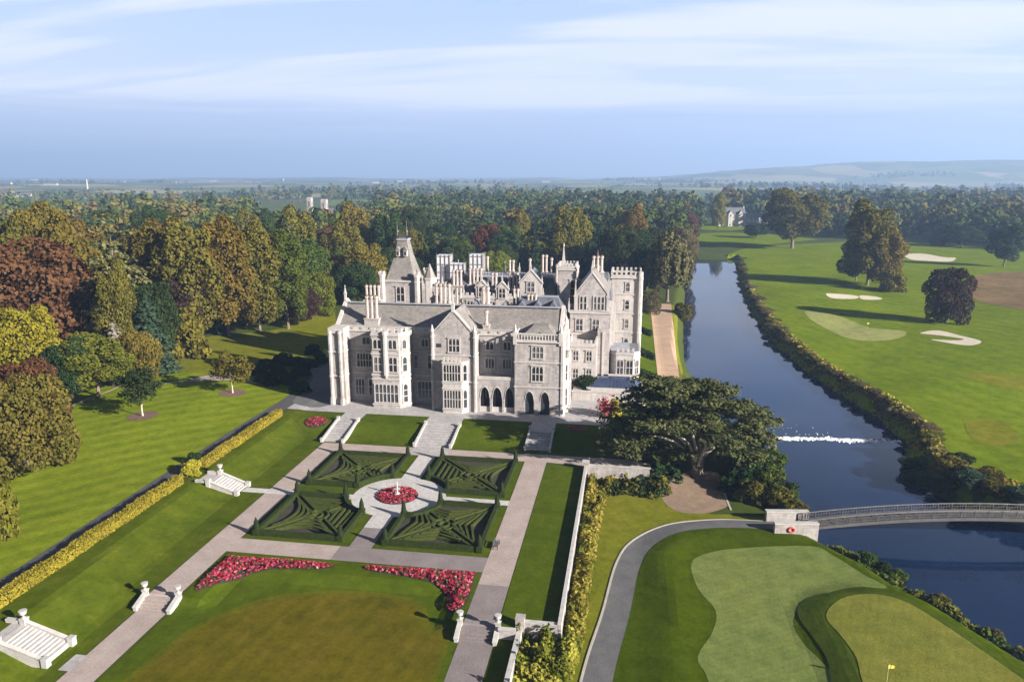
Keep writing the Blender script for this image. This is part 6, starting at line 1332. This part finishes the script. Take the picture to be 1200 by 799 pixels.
for o_, nm, lab in ((-2.0, 0, 'pale stone abutment wall with a red lifebuoy at the near side of the footbridge'), (2.0, 0, 'pale stone abutment wall behind the end of the footbridge')):
    a0, a1 = bp(-5.2, o_), bp(1.2, o_); q = empty('abutment_wall', (a0[0], a0[1], -2.2), lab, 'wall'); m = MB(); d2 = pp * .35
    def slab(e, z0, z1, mat, s0=-5.2, s1=1.2):
        c = [bp(s0 - e, o_ - .4 - e), bp(s1 + e, o_ - .4 - e), bp(s1 + e, o_ + .4 + e), bp(s0 - e, o_ + .4 + e)]; m.hexa([(x, y, z0) for x, y in c] + [(x, y, z1) for x, y in c], mat)
    slab(0, -5, -.35, ST); m.build('masonry', q); m = MB(); slab(.06, -.35, -.18, WS); m.build('coping', q)
m = MB(); lx, ly = bp(-2.8, -2.48); n = 20
for i in range(n): a, b = 6.2832 * i / n, 6.2832 * (i + 1) / n; m.tube((lx + dd.x * .42 * math.cos(a), ly + dd.y * .42 * math.cos(a), -1.15 + .36 * math.sin(a)), (lx + dd.x * .42 * math.cos(b), ly + dd.y * .42 * math.cos(b), -1.15 + .36 * math.sin(b)), .13, simple('lifebuoy_red', (.45, .05, .025), (.55, .07, .04), 1, .5) if i == 0 else m.mats[0], 7)
tag(m.build('lifebuoy', None, (lx, ly, -1.15)), 'red lifebuoy hanging on the near stone bridge wall', 'lifebuoy')
# ------------------------------------------------------------------ weir with broken white water
M['foam'] = simple('white_foam', (.62, .65, .68), (.85, .87, .9), 2.5, .7, .4)
t = empty('weir', (30, 156, WATER), 'low stone weir with a line of white broken water across the river', 'weir'); m = MB(); r = RG(4)
m.hexa([(26.0, 156.6, -6), (57.5, 158.6, -6), (57.5, 159.4, -6), (26.0, 157.4, -6), (26.0, 156.6, -3.98), (57.5, 158.6, -3.98), (57.5, 159.4, -3.98), (26.0, 157.4, -3.98)], M['soil']); m.build('sill', t)
m = MB(); pl = [(27.6 + 30 * i / 60, 156.5 + 2 * i / 60 + .5 * math.sin(i * .9) * math.sin(i * .37)) for i in range(61)]
for i in range(60):
    if i > 46 and i % 3: continue
    (xa, ya), (xb, yb) = pl[i], pl[i + 1]; wa, wb = (.35 + .3 * abs(math.sin(q * 1.7)) for q in (i, i + 1)); m.hexa([(xa, ya - wa, WATER - .1), (xb, yb - wb, WATER - .1), (xb, yb + .25, WATER - .1), (xa, ya + .25, WATER - .1), (xa, ya - wa, WATER + .03), (xb, yb - wb, WATER + .03), (xb, yb + .25, WATER + .1), (xa, ya + .25, WATER + .1)], M['foam'])
for k in range(900):
    f = r.rand(); x = 27.5 + 30 * f; keep = (f < .80) or r.rand() < .25
    if not keep: continue
    dens = .6 + .6 * math.sin(f * 37) * math.sin(f * 13.7)
    if r.rand() > dens + .35: continue
    y = 156.6 + f * 2 + r.normal(0, .3) + .7 * math.sin(f * 23) * math.sin(f * 9.1) - .9 * abs(r.normal(0, .6)); s = r.uniform(.10, .36); m.cyl(x, y, WATER - .05, WATER + r.uniform(.05, .26), s, s * .4, M['foam'], 6, r.rand() * 6)
for k in range(20):
    f = r.uniform(.2, .55); x = 27.5 + 30 * f; y = 159.5 + 7 * r.rand() ** 2; s = r.uniform(.06, .2); m.cyl(x, y, WATER - .02, WATER + r.uniform(.02, .08), s, s * .3, M['foam'], 6)
m.build('foam', t)
# ------------------------------------------------------------------ flagsticks
for xy, zoff, lab in (((27.6, 73.4), .07, 'yellow flag on the near putting green'), ((80.8, 268.4), .25, 'small flag on the far putting green')):
    x, y = xy; z = gzf(x, y); t = empty('flagstick', (x, y, z), lab, 'flagstick'); m = MB(); m.cyl(x, y, z - .1, z + 2.3, .025, .02, simple('stick_yellow', (.6, .55, .2), (.7, .65, .25)), 8); m.cyl(x, y, z + .04, z + .08, .07, .07, M['void'], 10); m.build('pole', t)
    m = MB(); pts = [(0, 0), (.15, .03), (.3, -.02), (.45, .03), (.6, 0)]; FM = simple('flag_yellow', (.75, .62, .08), (.85, .7, .12), 1, .7)
    for (a, c), (b, d) in zip(pts, pts[1:]): m.hexa([(x + a, y + c, z + 1.85 + a * .15), (x + b, y + d, z + 1.85 + b * .15), (x + b, y + d + .015, z + 1.85 + b * .15), (x + a, y + c + .015, z + 1.85 + a * .15), (x + a, y + c, z + 2.28 - a * .1), (x + b, y + d, z + 2.28 - b * .1), (x + b, y + d + .015, z + 2.28 - b * .1), (x + a, y + c + .015, z + 2.28 - a * .1)], FM)
    m.build('flag', t)
# ------------------------------------------------------------------ buildings of the village and the plain
HW = simple('white_render', (.36, .345, .325), (.46, .44, .42), .5, .8); HG = simple('grey_render', (.34, .32, .30), (.44, .42, .39), .5, .85); HR = simple('house_slate', (.075, .08, .095), (.13, .135, .15), .5, .7)
def house(x, y, l, d, h, label, rz=0., mat=None, group=None, gables=0, name='house', cat='house', chim=1, z=None):
    z = gzf(x, y) if z is None else z; t = empty(name, (x, y, z), label, cat, group, rz); ca, sa = math.cos(rz), math.sin(rz); mt = mat or HW
    def done(m, nm):
        me_o = m.build(nm, None); me_o.parent = t; me_o.location = (0, 0, 0); return me_o
    rh = d * .42; m = MB(); m.box(-l / 2, l / 2, -d / 2, d / 2, -.8, h, mt); gable_wall_s(m, -l / 2, -d / 2, d / 2, h, h + rh, mt, .3); gable_wall_s(m, l / 2 - .3, -d / 2, d / 2, h, h + rh, mt, .3)
    for k in range(gables): gx_ = -l / 2 + l * (k + .5) / gables; m.box(gx_ - 2, gx_ + 2, -d / 2 - 2, -d / 2, -.8, h, mt); gable_wall_f(m, gx_ - 2, gx_ + 2, -d / 2 - 2, h, h + 3.2, mt, .4)
    done(m, 'wall'); m = MB(); gable_roof_x(m, -l / 2 - .3, l / 2 + .3, -d / 2, d / 2, h, h + rh, HR, .3)
    for k in range(gables): gx_ = -l / 2 + l * (k + .5) / gables; gable_roof_y(m, gx_ - 2, gx_ + 2, -d / 2 - 1.8, 0, h, h + 3.1, HR, .2)
    done(m, 'roof'); n = max(2, int(l / 4))
    for zz in ([1.0] if h < 5 else [1.0, h - 2.3]):
        for i in range(n):
            a = -l / 2 + l * (i + .5) / n; m = MB(); yy = -d / 2 - (2 if gables and abs(((a + l / 2) / l * gables) % 1 - .5) * l / gables < 2 else 0); m.box(a - .55, a + .55, yy - .06, yy - .01, zz, zz + 1.4, GL); m.box(a - .7, a + .7, yy - .14, yy, zz - .15, zz, mt); done(m, 'window')
    for k in range(chim): m = MB(); a = (-l / 2 + .6) if k == 0 else l / 2 - .6; m.box(a - .5, a + .5, -.5, .5, h + rh - 1.2, h + rh + 1.6, mt); done(m, 'chimney')
    return t
x, y = (-336.9, 685.9); house(x, y, 26, 12, 11, 'white rendered block among the trees left of the abbey towers', -.5, HW, chim=0)
x, y = (-591.0, 1043.7); house(x, y, 34, 10, 9, 'white farmhouse on the wooded rise to the left', .1, HW, chim=2)
x, y = (-623.4, 1066.9); house(x, y, 20, 9, 7, 'low white barn left of the white farmhouse', .2, HW, chim=1)
x, y = (95.2, 786.3); house(x, y, 30, 14, 12, 'grey gabled house at the edge of the far wood beyond the river', .1, HG, None, 3, chim=2); x, y = (120.2, 816.5); house(x, y, 24, 11, 7, 'low grey wing right of the gabled house', -.2, HG, chim=1)
x, y = (127.5, 766.7); house(x, y, 12, 7, 5, 'small pale cottage at the end of the pale clipped hedge', .0, HW, chim=1)
# abbey: two towers and a nave
x, y = (-280.9, 650.3); z = gzf(x, y); t = empty('abbey', (x, y, z), 'pale stone abbey with two slim towers rising from the wood', 'abbey'); wl = ST
m = MB(); m.box(x - 2.6, x + 14, y, y + 11, z - 1, z + 16, wl); m.build('nave', t); m = MB(); gable_roof_x(m, x - 2.6, x + 14, y, y + 11, z + 16, z + 21, HR); m.build('roof', t)
for px, w2, hh in ((x - 6, 4.2, 29), (x + 7.5, 4.8, 27.5)):
    m = MB(); m.box(px - w2 / 2, px + w2 / 2, y - 3, y - 3 + w2, z - 1, z + hh, wl); course(m, px - w2 / 2, px + w2 / 2, y - 3, y - 3 + w2, z + hh * .72, TR, .3, .6); crenel(m, px - w2 / 2, px + w2 / 2, y - 3, y - 3 + w2, z + hh, wl, 'flrb', .7, 1.2, .5, .8); tw_ = m.build('tower', t)
    window(tw_, (px, y - 3), FRONT, 1.6, z + hh - 6, z + hh - 1.5, 2, 1); window(tw_, (px + w2 / 2, y - 3 + w2 / 2), RIGHT, 1.6, z + hh - 6, z + hh - 1.5, 2, 1)
for k in range(4): m = MB(); m.box(x - 1.5 + k * 3.2, x - .1 + k * 3.2, y - .1, y - .02, z + 7, z + 13, GL); m.build('window', t)
# round tower far off to the left; scattered farms and roofs on the plain
x, y = (-1657.8, 2122.9); z = gzf(x, y); t = empty('chimney_mast', (x, y, z), 'slim pale mast on the hazy plain to the left', 'mast'); m = MB(); m.cyl(x, y, z - 2, z + 34, 3.0, 1.6, HW, 12); m.build('shaft', t); m = MB(); m.cyl(x, y, z + 34, z + 37, 2.2, .4, HR, 12); m.build('cap', t)
r = RG(91)
for (u, (x, y)) in enumerate([(-3212.5, 3544.0), (-1324.0, 1478.6), (-1586.2, 1726.3), (-2380.0, 2835.0), (-3324.8, 4381.8), (-3555.5, 4924.0), (-2941.4, 4442.5), (-2845.6, 4457.7), (-2930.6, 5023.0), (-2398.3, 4528.5), (-2454.5, 5098.4), (-1610.3, 4653.3), (-1621.4, 5230.3), (-1601.8, 5966.5), (-1085.8, 5315.1), (-545.4, 4822.0), (-44.4, 5480.1), (56.7, 5496.1), (163.8, 5513.1), (252.9, 6260.3), (797.4, 7305.2), (1447.8, 8715.5), (2275.0, 10734.9), (5206.5, 19507.8), (2042.5, 7502.4), (6460.9, 19706.5), (12385.7, 33107.8), (12925.2, 33193.2), (41200.1, 99986.1), (-14945.0, -33535.6), (-45546.7, -100696.9), (-4737.9, 5469.8), (-478.9, 10298.7), (7496.0, 32333.3)]):
    house(x, y, r.uniform(22, 60), r.uniform(10, 16), r.uniform(5, 9), 'small white farm building far off on the hazy plain', r.uniform(-.5, .5), HW if r.rand() < .75 else HG, 'farm buildings on the plain', chim=0)
# ------------------------------------------------------------------ haze over the plain
hz = MB(); hm = bpy.data.materials.new('haze'); hm.use_nodes = True; tt = hm.node_tree; tt.nodes.clear(); oo = N(tt, 'ShaderNodeOutputMaterial'); pv = N(tt, 'ShaderNodeVolumePrincipled'); pv.inputs['Color'].default_value = (.42, .63, 1, 1); pv.inputs['Density'].default_value = 0.00021; pv.inputs['Anisotropy'].default_value = .2; tt.links.new(pv.outputs[0], oo.inputs['Volume'])
hz.box(-8900, 8900, -300, 9300, -30, 330, hm); tag(hz.build('haze'), None, None, None, 'stuff')
